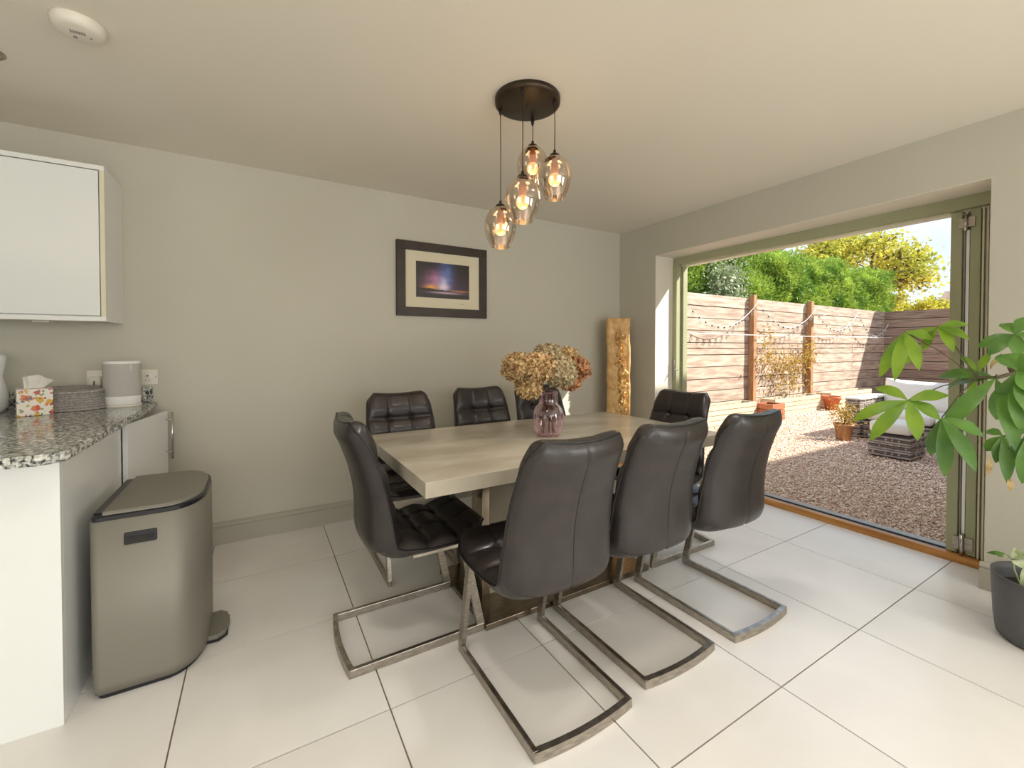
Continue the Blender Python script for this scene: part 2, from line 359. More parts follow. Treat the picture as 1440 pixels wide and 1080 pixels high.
# skirting: a moulded board with a stepped, rounded top
def skirting(name, a, b, nrm):
    a, b, nn = Vector((*a, 0)), Vector((*b, 0)), Vector((*nrm, 0))
    prof = [(0, 0), (.026, 0), (.026, .098), (.021, .102), (.021, .107), (.025, .112), (.022, .12), (.012, .128), (.006, .131), (0, .131)]
    bm = bmesh.new(); r = [[bm.verts.new(p+nn*d+Vector((0, 0, z))) for d, z in prof] for p in (a, b)]
    for i in range(len(prof)-1): bm.faces.new((r[0][i], r[0][i+1], r[1][i+1], r[1][i]))
    bm.faces.new(r[0]); bm.faces.new(r[1][::-1])
    return struct(fin(bm, name, M['trimp']))
skirting('baseboard_back', (-.5, YW), (XW, YW), (0, -1))
skirting('baseboard_right', (XW, OY1), (XW, YW), (-1, 0))
bm_n = skirting('baseboard_right_near', (XW, YR), (XW, OY0+.012), (-1, 0))
bm_n.name = 'baseboard_right'

# ------------------------------------------------------------ folding door
dr = thing('door_1', '', '', (3.40, 1.7, 0)); del dr['label']; del dr['category']; struct(dr)
bx('head_frame', M['sage'], (3.36, 3.47, .66, 2.715, 1.968, OZ), dr, bev=.003)
bx('head_track', M['cream'], (3.40, 3.47, .69, 2.66, 1.955, 1.968), dr)
bx('frame_post', M['sage'], (3.345, 3.415, 2.668, 2.715, 0, 1.968), dr, bev=.003)
bx('frame_post', M['sage'], (3.415, 3.475, 2.648, 2.715, 0, 1.968), dr, bev=.003)
bx('frame_post', M['sage'], (3.36, 3.47, .637, .676, 0, 1.968), dr, bev=.003)
bx('seal_strip', M['sageg'], (3.352, 3.362, .678, .688, .04, 1.968), dr)
bx('threshold', M['oak'], (3.35, 3.392, .637, 2.715, -.02, .040), dr, bev=.003)
bx('sill', M['alu'], (3.392, 3.52, .637, 2.715, -.10, .034), dr)
bx('sill_track', M['dark'], (3.425, 3.44, .7, 2.66, .034, .040), dr)
def leaf(y0, y1, x0=3.385, L=.66):
    lf = bx('door_leaf', M['sage'], (x0, x0+.07, y0, y1, .045, 1.962), dr, bev=.003)
    bm = bmesh.new(); box(bm, x0+L-.07, x0+L, y0, y1, .045, 1.955); box(bm, x0+.07, x0+L-.07, y0, y1, .045, .15); box(bm, x0+.07, x0+L-.07, y0, y1, 1.86, 1.955)
    fin(bm, 'door_rail', M['sage'], lf)
    bx('pane', M['glassd'], (x0+.07, x0+L-.07, (y0+y1)/2-.01, (y0+y1)/2+.01, .15, 1.86), lf)
    return lf
leaf(.799, .846); leaf(.727, .768); leaf(.702, .722, 3.40)
bx('seal_strip', M['sageg'], (3.375, 3.39, .712, .720, .045, 1.955), dr)
bx('seal_strip', M['sageg'], (3.372, 3.39, .695, .703, .045, 1.955), dr)
bx('gasket', M['alu'], (3.40, 3.44, .79, .797, .045, 1.955), dr)
bx('inner_stile', M['sage'], (3.43, 3.46, .768, .799, .045, 1.955), dr)
bx('edge_trim', M['whitem'], (3.386, 3.43, .770, .783, .16, 1.85), dr)
bm = bmesh.new()
box(bm, 3.372, 3.388, .785, .812, 1.862, 1.915); box(bm, 3.372, 3.388, .748, .778, 1.865, 1.92)
hg = fin(bm, 'hinge', M['steel'], dr)
bm = bmesh.new(); tube(bm, [(3.366, .782, 1.845), (3.366, .782, 1.94)], .008); tube(bm, [(3.366, .79, 1.935), (3.36, .765, 1.945)], .005); fin(bm, 'pin', M['chromeb'], hg, True)
bm = bmesh.new(); box(bm, 3.372, 3.388, .79, .815, .07, .14); box(bm, 3.372, 3.388, .735, .768, .075, .145)
hg = fin(bm, 'hinge', M['steel'], dr)
bm = bmesh.new(); tube(bm, [(3.366, .776, .035), (3.366, .776, .16)], .010); fin(bm, 'pin', M['chromeb'], hg, True)
for z in (1.0,):
    bm = bmesh.new(); box(bm, 3.335, 3.347, 2.672, 2.69, z-.09, z+.09); tube(bm, [(3.33, 2.68, z), (3.33, 2.64, z-.005)], .006); fin(bm, 'latch', M['chromeb'], dr)

# ------------------------------------------------------------ dining chair (local: faces +x, rear of base at x=0)
PROF = [(.000, .912), (.018, .885), (.046, .83), (.078, .74), (.100, .65), (.122, .54), (.140, .462), (.158, .436), (.20, .424), (.30, .413), (.42, .413), (.50, .424), (.548, .445), (.570, .452)]
WID = [.168, .188, .196, .204, .211, .218, .222, .223, .223, .222, .220, .214, .198, .165]
CUR = [.026, .028, .030, .032, .034, .032, .026, .016, .008, .004, .002, 0, 0, 0]
def spl(arr, n):
    "resample a list of tuples by arclength of PROF"
    P = np.array(PROF); s = np.r_[0, np.cumsum(np.linalg.norm(np.diff(P, axis=0), axis=1))]; t = np.linspace(0, s[-1], n)
    A = np.array(arr, float); A = A if A.ndim == 2 else A[:, None]
    r = np.stack([np.interp(t, s, A[:, k]) for k in range(A.shape[1])], 1)
    for _ in range(2):
        q = r.copy(); q[1:-1] = (r[:-2]+2*r[1:-1]+r[2:])/4; r = q
    return r, t/s[-1], s[-1]
NU, NV = 110, 40
prof, U_, SL = spl(PROF, NU); wid = spl(WID, NU)[0][:, 0]; cur = spl(CUR, NU)[0][:, 0]
tan = np.gradient(prof, axis=0); tan /= np.linalg.norm(tan, axis=1)[:, None]; nrm = np.stack([-tan[:, 1], tan[:, 0]], 1)  # points forward / up
sdist = U_*SL
ARC_B = next(i for i in range(NU) if prof[i][0] > .15)   # crease index
rowsb = [.165, .30, .42]; s_cr = sdist[ARC_B]
rowss = [s_cr+.02, s_cr+.15, s_cr+.28]
def chair_pt(i, v, off):
    # rounded plan at both ends: the profile point slides inward near the corners
    w = wid[i]; p = prof[i]; back = cur[i]*(v*v)
    x = p[0] + nrm[i][0]*(off+back); z = p[1] + nrm[i][1]*(off+back)
    e = .030*max(0, abs(v)-.82)**2/.0324   # corners drop
    if sdist[i] < .10: z -= e*(1-sdist[i]/.10); x += .2*e*(1-sdist[i]/.10)
    if SL-sdist[i] < .08: x -= 1.0*e*(1-(SL-sdist[i])/.08)
    return (x, v*w, z)
def front_off(i, v):
    s = sdist[i]; endt = min(1, s/.03)**.5*min(1, (SL-s)/.035)**.5; edge = (1-abs(v)**7)**.5 if abs(v) < 1 else 0
    h = .040
    # corner fill where back meets seat
    rows = rowsb+rowss; 
    dr_ = min(abs(s-r) for r in rows); dc = min(abs(v-c)*.21 for c in (-.34, .34))
    g = 0
    g += .008*math.exp(-(dr_/.010)**2) + .007*math.exp(-(dc/.008)**2)
    g += .017*math.exp(-(dr_**2+dc**2)/.014**2)*1.2
    puff = .007*math.cos(PI*min(dr_, .065)/.065-PI)*-1*-1
    return (h+puff-g)*endt*edge
def back_off(i, v):
    s = sdist[i]; endt = math.sin(min(1, s/.06)*PI/2)**.6*min(1, max(0, SL-s)/.16)**.7
    f = max(0, 1-(abs(v))**5)**.5
    deep = .026+.030*math.exp(-((s-s_cr)/.12)**2) + (.016 if s < s_cr else 0)
    g = .004*math.exp(-(v*.21/.006)**2) if s < s_cr+.1 else 0
    return -(deep*f*endt)+g*endt
def surf(i0, i1, offf, name, m, par, smooth=True):
    vs = np.linspace(-1, 1, NV+1); bm = bmesh.new()
    g = [[bm.verts.new(chair_pt(i, v, offf(i, v))) for v in vs] for i in range(i0, i1+1)]
    for a, b in zip(g, g[1:]):
        for k in range(NV): bm.faces.new((a[k], a[k+1], b[k+1], b[k]))
    me = bpy.data.meshes.new(name); bm.to_mesh(me); bm.free()
    for p in me.polygons: p.use_smooth = True
    return link(name, me, m, par)
def make_chair():
    t = thing('dining_chair', 'x', 'chair', (0, 0, 0), 'leather dining chairs round the table', local=True)
    surf(0, ARC_B, front_off, 'backrest', M['leather'], t)
    seat = surf(ARC_B, NU-1, front_off, 'seat', M['leather'], t)
    back = t.children[0] if t.children else None
    sh = surf(0, NU-1, back_off, 'outer_shell', M['leather'], t)
    back = [c for c in C.objects if c.parent == t and c.name.startswith('backrest')][0]
    # piping round the edge
    bm = bmesh.new(); pts = []
    for i in range(0, NU, 2): pts.append(chair_pt(i, -1, 0))
    for v in np.linspace(-1, 1, 15)[1:-1]: pts.append(chair_pt(NU-1, v, 0))
    for i in range(NU-1, -1, -2): pts.append(chair_pt(i, 1, 0))
    for v in np.linspace(1, -1, 15)[1:-1]: pts.append(chair_pt(0, v, 0))
    pts.append(pts[0]); tube(bm, pts, .0045, 6, cap=False); fin(bm, 'piping', M['leatherd'], t, True)
    # centre back seam + stitches on cushion joints
    bm = bmesh.new(); pts = [chair_pt(i, 0, back_off(i, 0)-.0002) for i in range(4, ARC_B+16, 2)]; tube(bm, pts, .0016, 5); fin(bm, 'back_seam', M['leatherd'], sh, True)
    for par, i0, i1 in ((back, 4, ARC_B-2), (seat, ARC_B+4, NU-5)):
        bm = bmesh.new()
        for v in (-.34, .34): tube(bm, [chair_pt(i, v, front_off(i, v)+.0005) for i in range(i0, i1)], .0011, 4)
        for r in (rowsb if par is back else rowss[1:]):
            i = int(np.argmin(abs(sdist-r))); tube(bm, [chair_pt(i, v, front_off(i, v)+.0005) for v in np.linspace(-.95, .95, 40)], .0011, 4)
        fin(bm, 'seam', M['leatherd'], par, True)
        for r in (rowsb if par is back else rowss[1:]):
            i = int(np.argmin(abs(sdist-r)))
            for v in (-.34, .34):
                p = chair_pt(i, v, front_off(i, v)+.002); bm = bmesh.new(); bmesh.ops.create_icosphere(bm, subdivisions=1, radius=.007, matrix=Matrix.Translation(p)); fin(bm, 'button', M['leatherd'], par, True)
    # steel sled base
    W2, bw, bh = .196, .018, .033
    def bar(bm, pts, w, h):   # rectangular section swept, w across (horizontal), h tall
        pts = [Vector(p) for p in pts]; R = []
        for i, p in enumerate(pts):
            d = (pts[min(i+1, len(pts)-1)]-pts[max(i-1, 0)]).normalized(); s = d.cross(Vector((0, 0, 1)))
            s = s.normalized() if s.length > .3 else Vector((0, 1, 0)); u = s.cross(d)
            R.append([bm.verts.new(p+s*a*w/2+u*b*h/2) for a, b in ((-1, -1), (1, -1), (1, 1), (-1, 1))])
        for a, b in zip(R, R[1:]):
            for k in range(4): bm.faces.new((a[k], a[(k+1) % 4], b[(k+1) % 4], b[k]))
        bm.faces.new(R[0][::-1]); bm.faces.new(R[-1])
    for s in (-1, 1):
        bm = bmesh.new(); box(bm, .004, .548, s*(W2-bw/2)-bw/2, s*(W2-bw/2)+bw/2, .001, bh, bev=.003); fin(bm, 'floor_rail', M['steel'], t)
        bm = bmesh.new(); y = s*(W2-bw/2)
        v = []
        for (xa, xb, z) in ((.514, .548, .033), (.438, .468, .398)):
            v.append([bm.verts.new((xx, y+dy, z)) for xx, dy in ((xa, -bw/2), (xb, -bw/2), (xb, bw/2), (xa, bw/2))])
        for k in range(4): bm.faces.new((v[0][k], v[0][(k+1) % 4], v[1][(k+1) % 4], v[1][k]))
        bm.faces.new(v[0][::-1]); bm.faces.new(v[1]); fin(bm, 'leg', M['steel'], t)
        bx('seat_bracket', M['steel'], (.24, .468, y-.009, y+.009, .384, .404), t)
    bx('front_crossbar', M['steel'], (.438, .460, -W2+bw, W2-bw, .372, .396), t)
    bm = bmesh.new(); pts = [(.012-.016*(1-(k/8)**2), W2*(k/8)*.985, .017) for k in range(-8, 9)]; bar(bm, pts, .02, bh-.002); fin(bm, 'rear_crossbar', M['steel'], t)
    return t
chair0 = make_chair()
CH = [
 (.27, 1.812, 0, 'dark brown leather dining chair alone at the left end of the table'),
 (.868, 1.012, PI/2, 'brown leather chair on the near side, its back largest and closest to the left'),
 (1.352, 1.040, PI/2, 'brown leather chair in the middle of the near side of the table'),
 (1.850, 1.022, PI/2, 'brown leather chair nearest the open doors on the near side of the table'),
 (.745, 2.695, -PI/2, 'tufted leather chair on the wall side of the table, beside its left corner'),
 (1.325, 2.755, -PI/2, 'tufted leather chair on the wall side of the table, left of the vase'),
 (1.775, 2.70, -PI/2, 'tufted leather chair on the wall side mostly hidden behind the pink vase'),
 (2.375, 1.80, PI, 'tufted leather chair alone at the right end of the table by the open doors'),
]
for i, (x, y, rz, lab) in enumerate(CH):
    c = chair0 if i == 0 else copytree(chair0)
    c.location = (x, y, 0); c.rotation_euler = (0, 0, rz); c['label'] = lab

# ------------------------------------------------------------ dining table
tb = thing('dining_table', 'rectangular grey concrete-look dining table on a steel plate pedestal', 'table', (1.31, 1.85, 0))
tt = bx('tabletop', M['conc'], (.482, 2.145, 1.392, 2.312, .688, .743), tb, bev=.002)
bx('underframe', M['steeld'], (.80, 1.82, 1.62, 2.08, .672, .688), tb)
bx('pedestal_panel', M['concd'], (.935, 1.685, 1.797, 1.903, .03, .672), tb, bev=.002)
bx('pedestal_end', M['steeld'], (.895, .935, 1.793, 1.907, .03, .672), tb, bev=.002)
bx('pedestal_end', M['steeld'], (1.685, 1.725, 1.793, 1.907, .03, .672), tb, bev=.002)
bx('base_plate', M['steeld'], (.818, 1.800, 1.60, 2.14, .003, .03), tb, bev=.003)

# ------------------------------------------------------------ glass vase and dried hydrangeas
VX, VY, VZ = 1.300, 1.832, .743
vs_ = thing('glass_vase', 'pink tinted glass vase standing on the dining table', 'vase', (VX, VY, VZ))
bm = bmesh.new()
vp = [(.001, .004), (.048, .003), (.062, .009), (.073, .028), (.079, .055), (.081, .085), (.080, .112), (.074, .136), (.063, .152), (.054, .160), (.049, .167), (.047, .19), (.047, .212), (.049, .222)]
lathe(bm, vp, (VX, VY, VZ), 40); fin(bm, 'vase_body', M['pink'], vs_, True)
bm = bmesh.new(); lathe(bm, [(.0485, .222), (.0515, .225), (.050, .228), (.047, .225), (.0485, .222)], (VX, VY, VZ), 32); fin(bm, 'rim', M['pink'], vs_, True)
bm = bmesh.new(); lathe(bm, [(.001, .001), (.052, .001), (.056, .005), (.04, .009), (.001, .007)], (VX, VY, VZ), 32); fin(bm, 'base', M['pink'], vs_, True)
heads = [(729, 517, 1.80, .072, 'petal', 'golden brown dried hydrangea head at the far left of the bunch'),
 (757, 517, 1.74, .074, 'petal', 'tan dried hydrangea head in front, left of centre in the bunch'),
 (770, 503, 1.86, .076, 'petalp', 'pale dried hydrangea head at the top centre of the bunch'),
 (786, 522, 1.73, .080, 'petalp', 'large greenish cream dried hydrangea head in the front centre'),
 (797, 504, 1.93, .064, 'petal', 'orange tan dried hydrangea head at the back right of the bunch'),
 (812, 519, 1.84, .064, 'petalr', 'rust brown dried hydrangea head at the far right of the bunch'),
 (744, 544, 1.78, .058, 'petal', 'small yellow brown dried hydrangea head drooping beside the vase neck'),
 (800, 535, 1.80, .052, 'petalr', 'small reddish tan dried hydrangea head low on the right of the bunch')]
for hi, (px, py, y, r, mm, lab) in enumerate(heads):
    c = at(px, py, 'Y', y)
    foot = Vector((VX+.035*math.cos(hi*2.4), VY+.035*math.sin(hi*2.4), VZ+.014)); neck = Vector((VX+.022*math.cos(hi*1.7+1), VY+.022*math.sin(hi*1.7+1), VZ+.215))
    t = thing('dried_hydrangea', lab, 'flower', foot, 'dried hydrangeas in the pink vase')
    bm = bmesh.new(); kn = neck+(c-neck)*.3+Vector((0, 0, .015)); tube(bm, [foot, foot.lerp(neck, .5)+Vector((.006*math.sin(hi), .006, 0)), neck, kn, c], .0024, 6); fin(bm, 'stem', M['stem'], t, True)
    # florets: four-petalled crinkled flowers over a ball
    n = int(230*(r/.07)**2); k = np.arange(n); ph = np.arccos(1-2*(k+.5)/n); th = k*2.39996
    D = np.stack([np.sin(ph)*np.cos(th), np.sin(ph)*np.sin(th), np.cos(ph)], 1)
    V = []; F = []
    for d in D:
        d = Vector(d); bump = 1+.13*noise.noise(d*2.3+Vector((hi*7, 0, 0)))+random.uniform(-.10, .10)
        cc = Vector((0, 0, 0)) + d*r*bump*Vector((1, 1, .9)).length/1.68; cc.z *= .88
        a = d.orthogonal().normalized(); a.rotate(Matrix.Rotation(random.uniform(0, 6.28), 3, d)); b = d.cross(a)
        for q in range(4):
            u = a if q == 0 else b if q == 1 else -a if q == 2 else -b; w = d.cross(u)
            s = .0155*random.uniform(.7, 1.3); li = random.uniform(-.2, 1.1)
            i0 = len(V); V += [cc-d*.003, cc+u*s*.55+w*s*.48+d*s*li*.5, cc+u*s+d*s*li, cc+u*s*.55-w*s*.48+d*s*li*.3]; F.append((i0, i0+1, i0+2, i0+3))
    o = npmesh('flower_head', np.array([list(v+c-foot) for v in V]), np.array(F), M[mm], t); o['kind'] = 'stuff'
    bm = bmesh.new(); bmesh.ops.create_icosphere(bm, subdivisions=2, radius=r*.78, matrix=Matrix.Translation(c) @ Matrix.Scale(.85, 4, (0, 0, 1))); fin(bm, 'flower_core', M['stem'], o, True)

# ------------------------------------------------------------ pendant light cluster
pl = thing('pendant_light', 'round bronze ceiling pendant with four smoked glass globe shades on black cables', 'ceiling light', (1.065, 1.667, 2.33))
bm = bmesh.new(); lathe(bm, [(.001, 2.303-0), (.135, 2.303), (.1475, 2.307), (.1485, 2.33), (.001, 2.33)], (1.065, 1.667, 0), 48); fin(bm, 'ceiling_plate', M['bronze'], pl, True)
bm = bmesh.new(); bmesh.ops.create_icosphere(bm, subdivisions=2, radius=.008, matrix=Matrix.Translation((1.065, 1.667, 2.303))); fin(bm, 'screw', M['cable'], pl, True)
for (x, y, zt) in ((.976, 1.76, 1.851), (.977, 1.568, 1.921), (1.156, 1.763, 2.171), (1.151, 1.576, 2.053)):
    bm = bmesh.new(); tube(bm, [(x, y, 2.30), (x+.001, y, (2.30+zt)/2), (x, y, zt+.02)], .0022, 6); cb = fin(bm, 'cable', M['cable'], pl, True)
    bm = bmesh.new(); lathe(bm, [(.001, 2.303), (.008, 2.303), (.007, 2.285), (.003, 2.275)], (x, y, 0), 12); fin(bm, 'cable_grip', M['cable'], cb, True)
    bm = bmesh.new(); lathe(bm, [(.003, .034), (.006, .030), (.007, .020), (.020, .012), (.026, .003), (.026, -.004), (.001, -.004)], (x, y, zt), 24); fin(bm, 'shade_cap', M['bronze'], pl, True)
    gp = [(r_*1.06, z_*1.04) for r_, z_ in [(.022, 0), (.034, -.004), (.050, -.018), (.064, -.042), (.071, -.068), (.0715, -.090), (.067, -.115), (.058, -.142), (.046, -.166), (.041, -.176)]]
    bm = bmesh.new(); n = 36
    rings = []
    for r, z in gp:   # dimpled blown glass
        rings.append([bm.verts.new((x+r*(1-.05*max(0, math.cos(3*a+1))*math.exp(-((z+.11)/.05)**2))*math.cos(a), y+r*(1-.05*max(0, math.cos(3*a+1))*math.exp(-((z+.11)/.05)**2))*math.sin(a), zt+z)) for a in [2*PI*k/n for k in range(n)]])
    for a, b in zip(rings, rings[1:]):
        for k in range(n): bm.faces.new((a[k], a[(k+1) % n], b[(k+1) % n], b[k]))
    sh = fin(bm, 'glass_shade', M['shade'], pl, True)
    bm = bmesh.new(); lathe(bm, [(.001, -.004), (.013, -.006), (.013, -.038), (.016, -.046), (.016, -.072), (.001, -.076)], (x, y, zt), 20); fin(bm, 'lamp_holder', M['sock'], pl, True)
    bm = bmesh.new(); bmesh.ops.create_uvsphere(bm, u_segments=20, v_segments=12, radius=.029, matrix=Matrix.Translation((x, y, zt-.100))); fin(bm, 'bulb', M['bulb'], pl, True)
    l = bpy.data.lights.new('bulb_light', 'POINT'); l.energy = .5; l.color = (1, .72, .45); l.shadow_soft_size = .03; lo = bpy.data.objects.new('bulb_light', l); C.objects.link(lo)
    lo.parent = pl; lo.location = (x-1.065, y-1.667, zt-.155-2.33)

# ------------------------------------------------------------ framed picture
pc = thing('framed_picture', 'dark wood framed night sky print hanging on the wall', 'picture', (1.24, YW, 1.716))
bm = bmesh.new(); a, b, z0, z1 = .874, 1.612, 1.438, 1.994; w = .066
for d in ((a, b, 3.136, YW, z1-w, z1), (a, b, 3.136, YW, z0, z0+w), (a, a+w, 3.136, YW, z0+w, z1-w), (b-w, b, 3.136, YW, z0+w, z1-w)): box(bm, *d, bev=.002)
fin(bm, 'frame', M['frame'], pc)
bx('mount', M['mount'], (a+w-.003, b-w+.003, 3.150, 3.158, z0+w-.003, z1-w+.003), pc)
def printmat():
    m = bpy.data.materials.new('night_sky_print'); m.use_nodes = True; n = m.node_tree.nodes; L = m.node_tree.links; b = n['Principled BSDF']; b.inputs['Roughness'].default_value = .4
    t = n.new('ShaderNodeTexCoord'); s = n.new('ShaderNodeSeparateXYZ'); L.new(t.outputs['Generated'], s.inputs[0])
    def ma(op, a, b_=None, c=None):
        q = n.new('ShaderNodeMath'); q.operation = op
        for i, v in enumerate((a, b_, c)):
            if v is None: continue
            if hasattr(v, 'type'): L.new(v, q.inputs[i])
            else: q.inputs[i].default_value = v
        return q.outputs[0]
    def gauss(cx, cz, rx, rz):
        dx = ma('DIVIDE', ma('SUBTRACT', X, cx), rx); dz = ma('DIVIDE', ma('SUBTRACT', Z, cz), rz)
        return ma('POWER', 2.718, ma('MULTIPLY', ma('ADD', ma('MULTIPLY', dx, dx), ma('MULTIPLY', dz, dz)), -1))
    def mix(f, a, col):
        q = n.new('ShaderNodeMix'); q.data_type = 'RGBA'; L.new(f, q.inputs['Factor'])
        if hasattr(a, 'type'): L.new(a, q.inputs['A'])
        else: q.inputs['A'].default_value = (*s2l(a), 1)
        q.inputs['B'].default_value = (*s2l(col), 1); return q.outputs['Result']
    X, Z = s.outputs['X'], s.outputs['Z']
    nz = n.new('ShaderNodeTexNoise'); nz.inputs['Scale'].default_value = 7; nz.inputs['Detail'].default_value = 6; L.new(t.outputs['Generated'], nz.inputs['Vector'])
    nf = ma('MULTIPLY_ADD', nz.outputs['Fac'], 1.8, 0)
    c = mix(ma('MULTIPLY', gauss(.5, .30, .5, .32), .6), (40, 31, 22), (92, 60, 92))
    c = mix(ma('MULTIPLY', gauss(.38, .5, .18, .22), nf), c, (196, 132, 176))
    c = mix(ma('MULTIPLY', gauss(.55, .65, .12, .4), nf), c, (92, 120, 190))
    c = mix(ma('MULTIPLY', gauss(.50, .42, .07, .2), nf), c, (200, 200, 236))
    c = mix(ma('MULTIPLY', gauss(.28, .30, .12, .07), 1.0), c, (240, 170, 80))
    c = mix(ma('MULTIPLY', gauss(.78, .22, .2, .025), .8), c, (236, 160, 100))
    c = mix(gauss(.5, .32, .09, .08), c, (246, 226, 240))
    nh = n.new('ShaderNodeTexNoise'); nh.inputs['Scale'].default_value = 6; cx = n.new('ShaderNodeCombineXYZ'); L.new(X, cx.inputs[0]); L.new(cx.outputs[0], nh.inputs['Vector'])
    hz = ma('ADD', ma('MULTIPLY_ADD', nh.outputs['Fac'], .10, .22), ma('MULTIPLY', X, -.08))
    c = mix(ma('LESS_THAN', Z, hz), c, (44, 32, 26))
    c = mix(ma('MULTIPLY', gauss(.55, .155, .26, .028), .9), c, (216, 184, 204))
    L.new(c, b.inputs['Base Color']); return m
bx('print', printmat(), (1.022, 1.458, 3.1475, 3.150, 1.582, 1.852), pc)
bm = bmesh.new(); tube(bm, [(1.372+.0035*k, 3.1492, 1.541+.004*math.sin(k*2.1)) for k in range(14)], .0009, 4); fin(bm, 'signature', M['ink'], pc)

# ------------------------------------------------------------ golden slab in the corner
sb = thing('stone_slab', 'tall rough golden stone slab standing upright in the room corner', 'decoration', (2.89, 2.95, 0))
bm = bmesh.new(); box(bm, -.105, .105, -.06, .06, 0, 1.472)
bmesh.ops.subdivide_edges(bm, edges=[e for e in bm.edges if abs(e.verts[0].co.z-e.verts[1].co.z) > .5], cuts=110, use_grid_fill=True)
bmesh.ops.subdivide_edges(bm, edges=[e for e in bm.edges if abs(e.verts[0].co.x-e.verts[1].co.x) > .1], cuts=18, use_grid_fill=True)
bmesh.ops.subdivide_edges(bm, edges=[e for e in bm.edges if abs(e.verts[0].co.y-e.verts[1].co.y) > .08], cuts=9, use_grid_fill=True)
for v in bm.verts:
    c = v.co
    edge = 1-min(1, (.105-abs(c.x))/.03)
    c.x += (.012*noise.noise(Vector((c.y*3, c.z*3.3, 5)))+.008*noise.noise(Vector((1, c.z*9, 2))))*(1 if abs(c.x) > .05 else .3)
    r = abs(c.x)/.105
    if c.y < -.04:
        # broken rough recess up the front face
        band = math.exp(-((c.x-.025-.02*math.sin(c.z*3))/.038)**2)*(1 if .1 < c.z < 1.36 else 0)
        c.y += .018*noise.noise(Vector((c.x*26, c.z*22, 0)))*(.35+1.6*band)+.010*band + .012*edge**2 + .004*noise.noise(Vector((c.x*70, c.z*60, 9)))
        if abs(c.x-.078) < .006: c.y += .010
    c.z += .006*noise.noise(Vector((c.x*20, c.y*20, 1)))*(c.z > 1.4)
bmesh.ops.rotate(bm, verts=bm.verts, cent=(0, 0, 0), matrix=Matrix.Rotation(-.72, 3, 'Z')); bmesh.ops.translate(bm, verts=bm.verts, vec=(2.89, 2.95, 0))
fin(bm, 'slab_body', M['gold'], sb, True)
K = 900; zz = rng.uniform(.12, 1.34, K); xx = .025+.022*np.sin(zz*3+.5)+rng.normal(size=K)*.018; R2 = Matrix.Rotation(-.72, 3, 'Z')
pp = np.array([list(R2 @ Vector((x, -.056-.004*random.random(), z))) for x, z in zip(xx, zz)])
o = leaves('flaked_face', pp, .032, mat('pale_gold_flake', (252, 226, 170), .3, .15, rgb2=(232, 190, 120), scale=30), sb, aspect=.7, updir=(-.1, -.2, .5)); o['kind'] = 'stuff'; o['label'] = 'pale flaked strip up the front'

# ------------------------------------------------------------ kitchen units
TOPZ = .89
cbn = thing('base_cabinet', 'gloss white kitchen base unit end under the granite worktop with one door ajar', 'cabinet', (-.9, 2.2, 0))
bm = bmesh.new(); box(bm, -2.6, -.561, 1.905, YW-.01, .0, TOPZ-.034); fin(bm, 'carcass', M['whitem'], cbn)
bx('end_panel', M['white'], (-2.6, -.543, 1.885, 1.905, .0, TOPZ-.034), cbn, bev=.001)
bx('side_panel', M['white'], (-.561, -.543, 1.905, 2.585, .0, TOPZ-.034), cbn, bev=.001)
bx('stile', M['cream'], (-.561, -.553, 2.585, 2.615, .0, TOPZ-.034), cbn)
# door, hinged at its near edge, a little open
bm = bmesh.new(); mtx = Matrix.Translation((-.545, 2.622, 0)) @ Matrix.Rotation(-math.radians(10.5), 4, 'Z')
box(bm, -.0, .019, 0, .455, .12, TOPZ-.045, mtx=mtx); d_ = fin(bm, 'door', M['white'], cbn)
bm = bmesh.new(); box(bm, .0185, .0192, .02, .4, .0, .0, mtx=mtx); bm.free()
bm = bmesh.new(); q = lambda x, y, z: mtx @ Vector((x, y, z))
tube(bm, [q(.048, .43, .58), q(.048, .43, .84)], .006, 8); tube(bm, [q(.015, .43, .62), q(.048, .43, .62)], .004, 6); tube(bm, [q(.015, .43, .80), q(.048, .43, .80)], .004, 6)
fin(bm, 'handle', M['chromeb'], d_, True)
bx('plinth', M['whitem'], (-.60, -.58, 2.60, 3.15, .0, .11), cbn)
wt = thing('worktop', 'grey and white speckled granite worktop with upstand on the kitchen units', 'worktop', (-1.2, 2.4, TOPZ))
poly = [(-2.7, 1.752), (-.560, 1.752), (-.535, 1.757), (-.505, 1.785), (-.497, 1.81), (-.500, YW), (-2.7, YW)]
bm = bmesh.new(); prism(bm, poly, TOPZ-.032, TOPZ); bmesh.ops.bevel(bm, geom=[e for e in bm.edges if abs(e.verts[0].co.z-e.verts[1].co.z) < .001], offset=.006, segments=3, affect='EDGES'); fin(bm, 'slab', M['granite'], wt)
bx('upstand', M['granite'], (-2.7, -.521, YW-.02, YW, TOPZ, TOPZ+.085), wt, bev=.002)
wc = thing('wall_cabinet', 'gloss white handleless wall cabinet hung above the worktop', 'cabinet', (-1.5, YW, 1.33))
bx('carcass', M['whitem'], (-2.7, -.6640, 2.866, YW, 1.345, 2.067), wc)
bx('side_panel', M['whitem'], (-.663, -.645, 2.846, YW, 1.33, 2.09), wc)
bx('side_edge', M['cream'], (-.6625, -.6455, 2.8445, 2.846, 1.352, 2.066), wc)
bx('cornice', M['whitem'], (-2.7, -.6635, 2.846, YW, 2.068, 2.09), wc)
bx('light_rail', M['whitem'], (-2.7, -.6635, 2.846, 2.90, 1.33, 1.352), wc)
for x0, x1 in ((-1.258, -.667), (-1.86, -1.262), (-2.5, -1.864)): bx('door', M['white'], (x0, x1, 2.845, 2.863, 1.357, 2.063), wc, bev=.0015)
bx('downlighter', M['plastic'], (-.93, -.87, 2.93, 2.97, 1.322, 1.345), wc, bev=.003)

